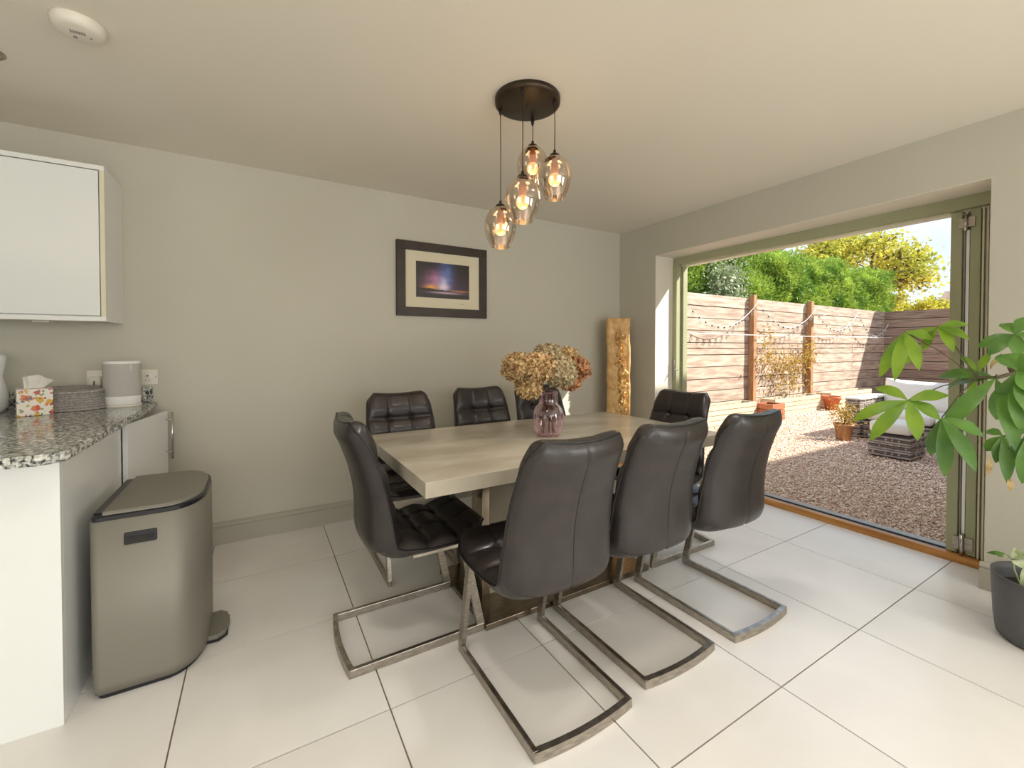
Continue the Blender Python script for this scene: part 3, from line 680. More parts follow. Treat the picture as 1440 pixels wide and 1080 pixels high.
# items on the worktop
Z0 = TOPZ
tbx = thing('tissue_box', 'floral printed cube tissue box with a white tissue pulled up', 'tissue box', (-.925, 2.80, Z0))
mt = Matrix.Translation((-.895, 2.835, Z0)) @ Matrix.Rotation(math.radians(20), 4, 'Z')
bm = bmesh.new(); box(bm, -.056, .056, -.056, .056, .001, .122, mtx=mt, bev=.002); fin(bm, 'carton', M['floral'], tbx)
bm = bmesh.new(); n = 9; 
def sheet(bm, pts):
    g = []
    for i in range(n):
        row = []
        for j in range(n):
            u, v = i/(n-1), j/(n-1); p = (Vector(pts[0])*(1-u)+Vector(pts[1])*u)*(1-v)+(Vector(pts[3])*(1-u)+Vector(pts[2])*u)*v
            p += Vector((.003*math.sin(u*9), .012*math.sin(u*5+v*3)*v, 0)); row.append(bm.verts.new(mt @ p))
        g.append(row)
    for i in range(n-1):
        for j in range(n-1): bm.faces.new((g[i][j], g[i+1][j], g[i+1][j+1], g[i][j+1]))
sheet(bm, [(-.02, 0, .118), (.018, -.01, .118), (.062, -.012, .155), (.012, -.005, .185)]); sheet(bm, [(-.03, .01, .118), (-.008, .0, .118), (.012, -.003, .185), (-.036, .006, .176)])
fin(bm, 'tissue', M['tissue'], tbx, True)
bk = thing('rope_basket', 'grey coiled rope basket beside the tissue box', 'basket', (-.80, 3.0, Z0))
bkc = at(97, 566, 'Z', Z0); bkc = Vector((-.815, 2.965, Z0)); N_ = 8
bm = bmesh.new()
for k in range(N_):
    r = .118-.0016*k if k < N_-1 else .114; z = Z0+.007+k*.0125
    tube(bm, [(bkc.x+r*1.12*math.cos(a), bkc.y+r*.85*math.sin(a), z+.004*math.sin(a)*k/8) for a in [2*PI*j/40 for j in range(41)]], .0074, 6, cap=False)
lathe(bm, [(.001, .004), (.115, .004)], tuple(bkc), 32, sx_=1.12, sy_=.85); fin(bm, 'coils', M['rope'], bk, True)
bm = bmesh.new()
for r in (.104, .09, .076, .062, .048, .034, .02): tube(bm, [(bkc.x+r*1.1*math.cos(a), bkc.y+r*.83*math.sin(a), Z0+.098+.012*math.sin(a)*r/.1) for a in [2*PI*j/36 for j in range(37)]], .0076, 6, cap=False)
fin(bm, 'lid', M['rope'], bk, True)
sp = thing('speaker', 'light grey cordless speaker with white charging ring in front of the wall sockets', 'speaker', (-.615, 3.0, Z0))
bm = bmesh.new(); SC = (-.622, 3.005, Z0)
lathe(bm, [(.001, .012), (.074, .012), (.0755, .016), (.077, .056)], SC, 40, sx_=1, sy_=.72); fin(bm, 'lower_band', M['whitem'], sp, True)
bm = bmesh.new(); lathe(bm, [(.0772, .056), (.0778, .226)], SC, 48, sx_=1, sy_=.72); fin(bm, 'grille', M['fabric'], sp, True)
bm = bmesh.new(); lathe(bm, [(.0778, .226), (.0768, .236), (.072, .240), (.001, .240)], SC, 40, sx_=1, sy_=.72); fin(bm, 'top', M['whitem'], sp, True)
bm = bmesh.new(); lathe(bm, [(.001, .0), (.078, 0), (.080, .004), (.078, .009), (.07, .011), (.001, .012)], SC, 40, sx_=1, sy_=.76); fin(bm, 'charging_ring', M['plastic'], sp, True)
cu = bpy.data.curves.new('logo', 'FONT'); cu.body = 'SONOS'; cu.size = .0105; cu.extrude = .0003; cu.align_x = 'CENTER'; cu.align_y = 'CENTER'
to = bpy.data.objects.new('logo_text', cu); C.objects.link(to)
dg = bpy.context.evaluated_depsgraph_get(); lm = bpy.data.meshes.new_from_object(to.evaluated_get(dg)); bpy.data.objects.remove(to)
lg = link('logo', lm, M['whitem'], sp); lm.materials.clear(); lm.materials.append(M['whitem'])
lg.location = (.046-.007, 3.005-3.0-.0465, .205); lg.rotation_euler = (PI/2, -PI/2, math.radians(22))
JX = -1.095
jg = thing('ceramic_jug', 'white ceramic vase at the left edge of the worktop', 'vase', (-1.12, 2.98, Z0))
bm = bmesh.new(); lathe(bm, [(.001, .001), (.045, .001), (.058, .03), (.060, .08), (.050, .14), (.043, .175), (.050, .22), (.056, .26), (.05, .28), (.001, .275)], (JX, 3.0, Z0), 32); fin(bm, 'jug_body', M['white'], jg, True)
tray = tag(bx('wooden_block', mat('dark_maroon', (70, 36, 34), .5, rgb2=(52, 28, 28), scale=8), (-1.36, -1.115, 3.07, 3.13, Z0+.001, Z0+.075), bev=.006), 'dark red wooden block on the worktop behind the white vase', 'block')

# sockets on the back wall
def socket(x0, lab, plug):
    s = thing('wall_socket', lab, 'socket', (x0+.073, YW, 1.033), 'white double sockets above the worktop')
    bx('plate', M['plastic'], (x0, x0+.146, YW-.009, YW, .99, 1.077), s, bev=.003)
    for dx in (.028, .118): bx('rocker', M['whitem'], (x0+dx-.008, x0+dx+.008, YW-.014, YW-.008, 1.03, 1.052), s, bev=.001)
    for dx in (.008, .138):
        bm = bmesh.new(); bmesh.ops.create_uvsphere(bm, u_segments=8, v_segments=6, radius=.003, matrix=Matrix.Translation((x0+dx, YW-.009, 1.033))); fin(bm, 'screw', M['pgrey'], s, True)
    for dx in (.045, .1):
        bm = bmesh.new(); box(bm, x0+dx-.003, x0+dx+.003, YW-.0096, YW-.008, 1.036, 1.044); box(bm, x0+dx-.011, x0+dx-.006, YW-.0096, YW-.008, 1.012, 1.016); box(bm, x0+dx+.006, x0+dx+.011, YW-.0096, YW-.008, 1.012, 1.016); fin(bm, 'pin_holes', M['dark'], s)
socket(-.798, 'white double wall socket partly behind the speaker, with a plug in it', True)
socket(-.645, 'white double wall socket to the right of the speaker', False)
pg = thing('plug', 'white plug with black cable in the left wall socket', 'plug', (-.765, 3.15, 1.03))
bm = bmesh.new(); box(bm, -.785, -.735, 3.122, 3.154, .995, 1.045, bev=.006); fin(bm, 'plug_body', M['plastic'], pg)
bm = bmesh.new(); tube(bm, [(-.76, 3.118, 1.02), (-.757, 3.105, 1.0), (-.74, 3.11, .96), (-.745, 3.12, .93), (-.72, 3.11, Z0+.006), (-.66, 3.07, Z0+.005)], .0028, 6); fin(bm, 'cord', M['cable'], pg, True)
bm = bmesh.new(); tube(bm, [(-.735, 3.118, 1.0), (-.77, 3.09, .965), (-.755, 3.09, .94), (-.70, 3.08, .905), (-.80, 3.06, Z0+.005), (-.85, 3.10, Z0+.005)], .0028, 6); tag(fin(bm, 'charging_cable', M['plastic']), 'white cable looping down behind the grey speaker', 'cable')

# ceiling items
sa = thing('smoke_alarm', 'white round smoke alarm on the ceiling at upper left', 'smoke alarm', (-.53, 2.075, 2.33))
bm = bmesh.new(); lathe(bm, [(.001, -.0), (.071, 0), (.073, -.004), (.071, -.010), (.0695, -.011), (.070, -.020), (.062, -.032), (.052, -.036), (.001, -.037)], (-.53, 2.075, 2.33), 48); sab = fin(bm, 'alarm_body', M['plastic'], sa, True)
bm = bmesh.new(); 
for k in range(6): box(bm, -.53-.02+k*.007, -.53-.016+k*.007, 2.06, 2.074, 2.2915, 2.294)
fin(bm, 'sounder_slots', M['pgrey'], sab)
bm = bmesh.new(); lathe(bm, [(.001, -.0385), (.006, -.0385), (.006, -.036)], (-.545, 2.10, 2.33), 12); lathe(bm, [(.001, -.0385), (.003, -.0385), (.003, -.036)], (-.50, 2.085, 2.33), 10); fin(bm, 'test_button', M['pgrey'], sab)
for i, (x, y, lab) in enumerate(((-.876, 2.445, 'brushed metal recessed ceiling downlight at the left edge of the photo'),)):
    dl = thing('downlight', lab, 'ceiling light', (x, y, 2.33))
    bm = bmesh.new(); lathe(bm, [(.034, 2.318), (.038, 2.322), (.044, 2.326), (.045, 2.33)], (x, y, 0), 32); fin(bm, 'bezel', M['steel'], dl, True)
    bm = bmesh.new(); lathe(bm, [(.001, 2.327), (.034, 2.325), (.035, 2.329)], (x, y, 0), 24); fin(bm, 'lens', M['plastic'], dl, True)

# ------------------------------------------------------------ pedal bin
pb = thing('pedal_bin', 'tall grey metal pedal bin with a black rim beside the white units', 'bin', (-.34, 2.2, 0))
def binplan(s=1, inset=0):
    pts = []; x0, x1, y0, y1 = -.496+inset, -.182-inset, 1.945+inset, 2.455-inset
    def arc(cx, cy, rx, ry, a0, a1, n):
        for k in range(n+1): a = a0+(a1-a0)*k/n; pts.append((cx+rx*math.cos(a), cy+ry*math.sin(a)))
    arc(x0+.025, y0+.025, .025, .025, PI, 1.5*PI, 5)
    # curved front: superellipse quarter to (x1, mid)
    for k in range(1, 14): a = -PI/2+(PI/2)*k/13; pts.append((x1-.115+.115*math.cos(a)**.9 if k < 13 else x1, y0+.17+.17*math.sin(a)))
    for k in range(0, 14): a = (PI/2)*k/13; pts.append((x1-.115+.115*max(0, math.cos(a))**.9, y1-.17+.17*math.sin(a)))
    arc(x0+.025, y1-.025, .025, .025, .5*PI, PI, 5)
    return pts
def loft(bm, secs, capb=True, capt=True):
    R = [[bm.verts.new((x, y, z if not callable(z) else z(x, y))) for x, y in pl_] for pl_, z in secs]
    for a, b in zip(R, R[1:]):
        for k in range(len(a)): bm.faces.new((a[k], a[(k+1) % len(a)], b[(k+1) % len(a)], b[k]))
    if capb: bm.faces.new(R[0][::-1])
    if capt: bm.faces.new(R[-1])
bm = bmesh.new(); loft(bm, [(binplan(inset=.012), .001), (binplan(inset=.012), .022)]); fin(bm, 'base', M['blackp'], pb)
bm = bmesh.new(); loft(bm, [(binplan(inset=.004), .018), (binplan(inset=.001), .05), (binplan(), .2), (binplan(), .612)], True, True); body = fin(bm, 'body', M['binm'], pb, True)
for p in body.data.polygons:
    if len(p.vertices) > 4: p.use_smooth = False
bm = bmesh.new(); loft(bm, [(binplan(inset=.002), .612), (binplan(inset=.002), .626), (binplan(inset=.010), .629)]); fin(bm, 'rim', M['blackp'], pb)
def lidp(i):
    return [(max(x, -.462), y) for x, y in binplan(inset=i)]
bm = bmesh.new(); loft(bm, [(lidp(.010), .622), (lidp(.010), lambda x, y: .634), (lidp(.016), lambda x, y: .640)]); fin(bm, 'lid', M['binm'], pb)
bx('hinge_strip', M['blackp'], (-.49, -.466, 1.98, 2.42, .625, .634), pb)
bm = bmesh.new(); box(bm, -.405, -.315, 1.941, 1.95, .520, .562, bev=.004); hs = fin(bm, 'handle_slot', M['blackp'], pb)
bx('grip_recess', M['dark'], (-.397, -.323, 1.9395, 1.942, .528, .546), hs)
bm = bmesh.new(); prism(bm, [(-.20, 2.11), (-.155, 2.105), (-.128, 2.13), (-.115, 2.2), (-.128, 2.27), (-.155, 2.295), (-.20, 2.29)], .012, .030); pd = fin(bm, 'pedal', M['binm'], pb)
bmesh_ = bmesh.new(); prism(bmesh_, [(-.20, 2.105), (-.15, 2.10), (-.12, 2.13), (-.12, 2.27), (-.15, 2.30), (-.20, 2.295)], .004, .012); fin(bmesh_, 'pedal_base', M['blackp'], pd)

# ------------------------------------------------------------ pots and money tree
PX, PY = 2.735, .372
pt = thing('plant_pot', 'dark grey round plant pot on the floor by the open doors', 'plant pot', (PX, PY, 0))
bm = bmesh.new(); lathe(bm, [(.001, .001), (.135, .001), (.15, .012), (.158, .08), (.166, .24), (.167, .262), (.161, .263), (.156, .235), (.15, .2)], (PX, PY, 0), 48); fin(bm, 'pot_wall', M['pot'], pt, True)
bm = bmesh.new(); lathe(bm, [(.001, .212), (.10, .206), (.15, .2)], (PX, PY, 0), 32); fin(bm, 'soil', M['soil'], pt, True)
def blade(base, tip, width, droop=0.02, fold=.18, n=8, upv=Vector((-.8, -.35, .75))):
    "leaf blade with a midrib fold, from base to tip, bending down"
    base, tip = Vector(base), Vector(tip); d = tip-base; L = d.length; dn = d.normalized()
    s = dn.cross(upv); s = s.normalized() if s.length > .2 else Vector((1, 0, 0)); nn = s.cross(dn).normalized()
    V = []; F = []
    for i in range(n+1):
        t = i/n; w = width*.44*math.sin(PI*min(1, t**1.15))**.8*(1 if t < .9 else 1) if 0 < t < 1 else .0008
        c = base+d*t+nn*(droop*math.sin(PI*t))
        wv = .03*width*math.sin(t*14)
        V += [c-s*w+nn*(w*fold+wv), c, c+s*w+nn*(w*fold-wv)]
    for i in range(n): a = 3*i; F += [(a, a+1, a+4, a+3), (a+1, a+2, a+5, a+4)]
    return V, F
def blade_obj(name, base, tip, width, m, parent, root, **k):
    V, F = blade(base, tip, width, **k); o = Vector(root)
    me = bpy.data.meshes.new(name); me.from_pydata([tuple(v-o) for v in V], [], F)
    for p in me.polygons: p.use_smooth = True
    return link(name, me, m, parent)
base = Vector((PX+.03, PY-.02, .208))
mt_ = thing('money_tree', 'leafy green money tree with hand-shaped leaves reaching in front of the door frame', 'plant', base)
def P3(px, py, x): return at(px, py, 'X', x)
bm = bmesh.new()
node = P3(1402, 531, 2.36); trunk_top = Vector((2.66, .42, .98))
tube(bm, [base, base+Vector((.01, .0, .25)), base+Vector((-.03, .03, .5)), trunk_top, Vector((2.60, .47, 1.12)), P3(1444, 520, 2.5)], .02, 8, radii=[.026, .022, .018, .015, .010, .007]); fin(bm, 'trunk', M['bark'], mt_, True)
crown = P3(1444, 520, 2.5)
node1 = P3(1374, 531, 2.32)
bm = bmesh.new(); tube(bm, [trunk_top, crown, node, node1], .006, 6, radii=[.009, .008, .0065, .005]); tube(bm, [trunk_top, P3(1450, 600, 2.5), P3(1440, 620, 2.45)], .006, 6); fin(bm, 'branch', M['bark'], mt_, True)
HUBS = [ # hub pixel, depth plane, joint, leaflets (tip px, dx depth), width, material
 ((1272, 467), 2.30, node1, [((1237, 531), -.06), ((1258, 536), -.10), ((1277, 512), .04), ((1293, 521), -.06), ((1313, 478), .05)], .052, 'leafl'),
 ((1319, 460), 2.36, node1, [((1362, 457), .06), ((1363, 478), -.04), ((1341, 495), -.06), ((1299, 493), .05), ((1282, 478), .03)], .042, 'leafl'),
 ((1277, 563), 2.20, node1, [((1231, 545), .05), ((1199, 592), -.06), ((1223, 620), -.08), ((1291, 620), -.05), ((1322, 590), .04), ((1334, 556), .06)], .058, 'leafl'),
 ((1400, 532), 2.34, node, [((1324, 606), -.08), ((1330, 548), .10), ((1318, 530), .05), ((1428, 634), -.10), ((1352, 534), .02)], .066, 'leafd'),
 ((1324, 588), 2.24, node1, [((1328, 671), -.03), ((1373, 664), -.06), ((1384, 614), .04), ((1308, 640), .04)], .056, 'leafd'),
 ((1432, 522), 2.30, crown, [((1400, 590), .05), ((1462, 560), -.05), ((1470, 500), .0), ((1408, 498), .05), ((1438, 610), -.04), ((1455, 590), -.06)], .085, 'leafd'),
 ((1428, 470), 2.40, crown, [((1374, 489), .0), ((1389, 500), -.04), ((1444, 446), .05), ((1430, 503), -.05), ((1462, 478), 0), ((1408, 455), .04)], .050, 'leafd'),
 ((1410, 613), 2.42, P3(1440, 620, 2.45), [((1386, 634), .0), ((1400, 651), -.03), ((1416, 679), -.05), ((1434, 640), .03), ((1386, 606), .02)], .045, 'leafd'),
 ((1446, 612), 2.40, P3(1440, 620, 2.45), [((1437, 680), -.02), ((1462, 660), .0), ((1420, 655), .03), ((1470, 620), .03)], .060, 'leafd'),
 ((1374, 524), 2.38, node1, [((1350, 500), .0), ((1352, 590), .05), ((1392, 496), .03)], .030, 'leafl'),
]
for (hp, hx, jn, tips, w, mm) in HUBS:
    h = P3(*hp, hx); bm = bmesh.new(); mid = (jn+h)/2+Vector((0, 0, .012)); tube(bm, [jn, mid, h], .0022, 5); lf = fin(bm, 'leaf', M['bark'], mt_, True)
    for (tp, dx) in tips:
        tip = P3(*tp, hx+dx)
        blade_obj('leaflet', h, tip, w, M[mm], lf, base, droop=.10*(tip-h).length, fold=.22)
    for c in [c for c in C.objects if c.parent == lf]: pass
for a, b in (((1392, 640), (1388, 668)), ((1417, 672), (1420, 691)), ((1392, 520), (1420, 497))):
    blade_obj('dry_tip', P3(*a, 2.38), P3(*b, 2.36), .02, M['leafdry'], mt_, base)
# small pale plant in the pot
sp_b = Vector((2.68, .44, .206)); spl_ = thing('small_plant', 'small pale green leafed seedling growing at the edge of the grey pot', 'plant', sp_b)
bm = bmesh.new(); st = at(1424, 786, 'X', 2.66); tube(bm, [sp_b, (sp_b+st)/2+Vector((0, .01, .02)), st], .004, 6); fin(bm, 'stem', M['leafw'], spl_, True)
for tp, w, mm in (((1387, 777), .022, 'leafd'), ((1427, 770), .03, 'leafw'), ((1452, 775), .03, 'leafw'), ((1440, 800), .05, 'leafw'), ((1402, 783), .016, 'leafw')):
    blade_obj('leaf', st, at(*tp, 'X', 2.64), w, M[mm], spl_, sp_b, droop=.02)
blade_obj('leaf', sp_b+Vector((0, 0, .01)), at(1440, 795, 'X', 2.60), .06, M['leafw'], spl_, sp_b, droop=.02)

# ============================================================ OUTSIDE
GZ = -.08
struct(bx('ground', M['gravelb'], (XO+.02, 60, -20, 40, -.6, GZ-.01)))
# pebbles
N = 95000
u = rng.random(N); X = 3.53+(14.0-3.53)*u**1.75; Y = rng.uniform(0, 1, N); Y = .35+(4.36-.35)*Y
keep = Y < X*.62+1.6; X, Y = X[keep], Y[keep]; n = len(X)
s = (.0068+.0009*(X-3.5))*rng.uniform(.7, 1.5, n)
octv = np.array([[1, 0, 0], [0, 1, 0], [-1, 0, 0], [0, -1, 0], [0, 0, 1], [0, 0, -1]], float); octf = np.array([[0, 1, 4], [1, 2, 4], [2, 3, 4], [3, 0, 4], [1, 0, 5], [2, 1, 5], [3, 2, 5], [0, 3, 5]])
an = rng.uniform(0, 6.28, n); ca, sa_ = np.cos(an), np.sin(an); V = octv[None]*s[:, None, None]*np.stack([rng.uniform(.8, 1.5, n), rng.uniform(.7, 1.1, n), rng.uniform(.5, .9, n)], 1)[:, None, :]
tl = rng.uniform(-.5, .5, (n, 2)); V[..., 2] += V[..., 0]*tl[:, :1]+V[..., 1]*tl[:, 1:]
Vx = V[..., 0]*ca[:, None]-V[..., 1]*sa_[:, None]; Vy = V[..., 0]*sa_[:, None]+V[..., 1]*ca[:, None]
VV = np.stack([Vx+X[:, None], Vy+Y[:, None], V[..., 2]+GZ-.004+rng.uniform(0, .008, n)[:, None]], 2).reshape(-1, 3)
FF = (octf[None]+6*np.arange(n)[:, None, None]).reshape(-1, 3)
gr = npmesh('gravel', VV, FF, M['gravel']); gr['kind'] = 'stuff'; tag(gr, 'pinkish tan gravel covering the garden ground outside the doors', 'gravel')

# fence: long run parallel to the back wall, and return run
FY = 4.75; ph_ = .2125
def plank_mesh(L, seed):
    bm = bmesh.new(); box(bm, 0, L-.006, 0, .022, 0, ph_-.013); me = bpy.data.meshes.new('plank'); bm.to_mesh(me); bm.free(); me.materials.append(M['plank']); return me
fe = thing('fence', 'weathered horizontal board fence along the back of the gravel garden', 'fence', (9, FY, GZ))
pm = {}
segs = [(3.9, 6.0), (6.0, 8.05), (8.05, 10.15), (10.15, 12.3), (12.3, 14.1)]
for r in range(10):
    row = segs if r != 9 else [(3.9, 6.0), (6.0, 8.05), (8.05, 9.0), (9.0, 10.15), (10.15, 12.3), (12.3, 14.1)]
    for a, b in row:
        L = round(b-a, 3); me = pm.get(L) or pm.setdefault(L, plank_mesh(L, r))
        o = link('plank', me, None, fe); o.location = (a-9, random.uniform(-.004, .004), .10+r*ph_+random.uniform(-.002, .002))
bx('backing', M['rattand'], (3.9, 14.1, FY+.024, FY+.03, GZ+.1, 2.1), fe)
for x in (8.05, 10.17): bx('post', M['post'], (x-.05, x+.05, FY-.105, FY-.003, GZ, 2.19), fe, bev=.004)
bx('post', M['post'], (3.86, 3.96, FY-.1, FY-.003, GZ, 2.19), fe)
f2 = thing('fence', 'grey brown slatted board fence across the far right end of the garden', 'fence', (14.1, 2, GZ))
for r in range(10):
    for a, b in ((FY, 2.75), (2.75, .75), (.75, -1.25)):
        L = round(a-b, 3)
        if ('g', L) not in pm: pm[('g', L)] = plank_mesh(L, r).copy(); pm[('g', L)].materials.clear(); pm[('g', L)].materials.append(M['plankg'])
        o = link('plank', pm[('g', L)], None, f2); o.rotation_euler = (0, 0, -PI/2); o.location = (.0+random.uniform(-.004, .004), a-2, .10+r*ph_)
bx('backing', M['rattand'], (14.13, 14.14, -1.25, FY, GZ+.1, 2.1), f2)

# planters along the fence
def planter(x0, x1, y0, y1, h, lab, m='board', rows=4, nm='planter'):
    p = thing(nm, lab, 'planter', ((x0+x1)/2, (y0+y1)/2, GZ), 'timber planters along the fence')
    hh = h/rows
    for r in range(rows):
        z = GZ+r*hh
        for d in ((x0, x1, y0, y0+.035), (x0, x1, y1-.03, y1)): bx('board', M[m], (*d, z, z+hh-.010), p)
        bx('board', M[m], (x0, x0+.03, y0+.035, y1-.03, z, z+hh-.010), p); bx('board', M[m], (x1-.03, x1, y0+.035, y1-.03, z, z+hh-.010), p)
    bx('soil', M['soil'], (x0+.03, x1-.03, y0+.035, y1-.03, GZ+.02, GZ+h-.05), p)
planter(4.7, 7.62, 4.36, 4.64, .33, 'long pale timber planter at the left end of the fence')
planter(8.22, 9.90, 4.36, 4.64, .33, 'long pale timber planter between the two brown fence posts')
planter(10.35, 12.3, 4.36, 4.64, .33, 'pale timber planter beyond the terracotta pot')
planter(7.66, 8.05, 4.10, 4.42, .30, 'small reddish wooden box planter beside the first fence post', 'redwood', 3)
tp = thing('terracotta_pot', 'orange terracotta pot at the second fence post', 'plant pot', (10.1, 4.25, GZ))
bm = bmesh.new(); lathe(bm, [(.001, 0), (.10, 0), (.145, .22), (.165, .22), (.168, .29), (.15, .29), (.14, .23)], (10.1, 4.25, GZ), 28); fin(bm, 'pot_wall', M['terra'], tp, True)
bm = bmesh.new(); lathe(bm, [(.001, .24), (.145, .24)], (10.1, 4.25, GZ), 20); fin(bm, 'soil', M['soil'], tp)
# climbing vine on the middle panel
vn = thing('climbing_vine', 'sparse yellowing climbing plant on the fence between the posts', 'plant', (9.0, 4.5, GZ+.28))
bm = bmesh.new()
for k in range(7):
    x = 8.3+k*.28; tube(bm, [(8.7+.1*k, 4.5, GZ+.27), (x+.1, 4.62, .5), (x+.1*math.sin(k*3), 4.66, .9), (x-.1, 4.68, 1.1+.25*abs(math.sin(k*1.3)))], .003, 4)
fin(bm, 'stems', M['bark'], vn)
pts = []
for cx, cz, sx_, sz_, nn_ in ((8.45, 1.05, .12, .22, 150), (9.1, .92, .45, .10, 420), (9.15, .6, .36, .16, 240), (9.9, 1.05, .14, .16, 240), (9.0, .25, .4, .08, 60), (8.3, 1.35, .05, .16, 50)):
    q = rng.normal(size=(nn_, 3))*np.array([sx_, .05, sz_])+np.array([cx, 4.60, cz]); pts.append(q)
pts = np.concatenate(pts); pts[:, 1] = np.clip(pts[:, 1], 4.46, 4.70); pts[:, 2] = np.clip(pts[:, 2], .0, 1.7)
o = leaves('foliage', pts-np.array([9.0, 4.5, GZ+.28]), .055, M['vine'], vn, aspect=.6); o['kind'] = 'stuff'
# string of small outdoor lights in swags
fs = thing('festoon_lights', 'white string of small bulbs draped in swags along the fence', 'string lights', (9, 4.6, 2.0))
knots = [(6.0, 1.93), (8.05, 2.05), (10.17, 2.0), (12.2, 2.02), (13.9, 1.8)]; bm = bmesh.new(); bm2 = []
for (xa, za), (xb, zb) in zip(knots, knots[1:]):
    pp = [Vector((xa+(xb-xa)*t, 4.60, za+(zb-za)*t-.42*4*t*(1-t))) for t in [k/12 for k in range(13)]]; tube(bm, pp, .005, 4)
    bm2 += pp[1:-1]
fin(bm, 'wire', M['whitem'], fs)
bme = None
for p in bm2:
    if bme is None:
        b_ = bmesh.new(); lathe(b_, [(.001, 0), (.012, -.01), (.014, -.03), (.03, -.06), (.028, -.09), (.001, -.11)], (0, 0, 0), 8); bme = bpy.data.meshes.new('bulb'); b_.to_mesh(bme); b_.free(); bme.materials.append(M['glassd']); bme.materials.append(M['dark'])
        for q_ in bme.polygons: q_.use_smooth = True; q_.material_index = 1 if q_.center.z > -.03 else 0
    o = link('bulb', bme, None, fs); o.location = p-Vector((9, 4.6, 2.0))
bm = bmesh.new(); tube(bm, [(4.0, 4.58, 1.44), (9, 4.58, 1.43), (14.05, 4.58, 1.46)], .006, 5); tag(fin(bm, 'taut_wire', M['whitem'], origin=(9, 4.58, 1.44)), 'thin straight white line strung along the fence at mid height', 'wire')
ll = thing('wall_lamp', 'small pale round lamp on the second brown fence post', 'lamp', (10.24, 4.62, 1.87))
bm = bmesh.new(); lathe(bm, [(.001, .03), (.10, .02), (.12, -.01), (.05, -.03), (.001, -.03)], (10.32, 4.58, 1.9), 18); fin(bm, 'lamp_head', M['plastic'], ll, True); bx('bracket', M['plastic'], (10.22, 10.30, 4.58, 4.74, 1.88, 1.91), ll)

# rattan furniture
def woven(bm, bmd, x0, x1, y0, y1, z0, z1, h=.026):
    k = int((z1-z0)/h)
    for i in range(k):
        z = z0+i*h; d = .004 if i % 2 else 0
        box(bmd if i % 3 == 1 else bm, x0+d, x1-d, y0+d, y1-d, z+.002, z+h-.005)
        # verticals proud of alternate rows
        for xx in np.arange(x0+.03, x1-.02, .06):
            if (int(round((xx-x0)/.06))+i) % 2: box(bm, xx, xx+.018, y0-.004, y0+.002, z+.002, z+h-.003)
        for yy in np.arange(y0+.03, y1-.02, .06):
            if (int(round((yy-y0)/.06))+i) % 2: box(bm, x0-.004, x0+.002, yy, yy+.018, z+.002, z+h-.003)
def softbox(bm, x0, x1, y0, y1, z0, z1, r=.035):
    vs = box(bm, x0, x1, y0, y1, z0, z1, bev=r)
ot = thing('rattan_footstool', 'grey rattan footstool with a cream cushion on the gravel', 'footstool', (6.46, 2.04, GZ))
bm = bmesh.new(); bmd = bmesh.new(); woven(bm, bmd, 6.23, 6.69, 1.85, 2.24, GZ+.025, GZ+.285); wb = fin(bm, 'woven_body', M['rattan'], ot); fin(bmd, 'dark_band', M['rattanb'], wb)
bx('core', M['rattand'], (6.245, 6.675, 1.865, 2.225, GZ+.02, GZ+.28), ot)
for x in (6.27, 6.62):
    for y in (1.88, 2.18): bx('foot', M['rattand'], (x, x+.04, y, y+.04, GZ, GZ+.03), ot)
bm = bmesh.new(); softbox(bm, 6.235, 6.685, 1.855, 2.235, GZ+.288, GZ+.42, .03); fin(bm, 'cushion', M['cushion'], ot, True)
so = thing('rattan_sofa', 'grey rattan sofa with large white cushions in front of the far fence', 'sofa', (7.8, 1.7, GZ))
def wpart(nm, *d):
    bm = bmesh.new(); bmd = bmesh.new(); woven(bm, bmd, *d); o = fin(bm, nm, M['rattan'], so); fin(bmd, 'dark_band', M['rattanb'], o); x0, x1, y0, y1, z0, z1 = d
    bx('core', M['rattand'], (x0+.012, x1-.012, y0+.012, y1-.012, z0, z1-.006), o)
wpart('seat_base', 7.35, 8.15, .6, 2.72, GZ+.02, .18); wpart('arm', 7.3, 8.3, 2.72, 2.90, GZ+.02, .46); wpart('back', 8.15, 8.32, .6, 2.72, GZ+.02, .60)
bx('arm_top', M['cushion'], (7.3, 8.3, 2.71, 2.91, .46, .485), so, bev=.008)
for y0, y1 in ((1.98, 2.69), (1.26, 1.96), (.62, 1.24)):
    bm = bmesh.new(); softbox(bm, 7.36, 8.1, y0, y1, .185, .32, .04); fin(bm, 'seat_cushion', M['cushion'], so, True)
for y0, y1 in ((1.72, 2.70), (.68, 1.70)):
    bm = bmesh.new(); box(bm, -.10, .10, y0, y1, .0, .46); bmesh.ops.subdivide_edges(bm, edges=bm.edges, cuts=10, use_grid_fill=True)
    for v in bm.verts:
        yy = (v.co.y-(y0+y1)/2)/((y1-y0)/2); zz = (v.co.z-.23)/.23; k = max(0, 1-abs(yy)**3)*max(0, 1-abs(zz)**3)
        v.co.x *= .3+.8*k**.5; v.co.z += -.04*(1-yy*yy)*(zz > .8)+.012*noise.noise(v.co*14); v.co.x += .02*noise.noise(v.co*9)
    bmesh.ops.transform(bm, matrix=Matrix.Translation((8.03, 0, .30)) @ Matrix.Rotation(.22, 4, 'Y'), verts=bm.verts); fin(bm, 'back_cushion', M['cushion'], so, True)
sb_ = at(1205, 608, 'Z', GZ)
sh2 = thing('potted_shrub', 'small yellowing shrub in a brown pot left of the rattan sofa', 'plant', (6.97, 2.78, GZ))
bm = bmesh.new(); lathe(bm, [(.001, 0), (.08, 0), (.11, .2), (.12, .2), (.12, .23), (.10, .23)], (6.97, 2.78, GZ), 20); fin(bm, 'pot', M['post'], sh2, True)
q = rng.normal(size=(500, 3))*np.array([.08, .08, .08])+np.array([0, 0, .36]); o = leaves('foliage', q, .04, M['vine'], sh2); o['kind'] = 'stuff'
bm = bmesh.new()
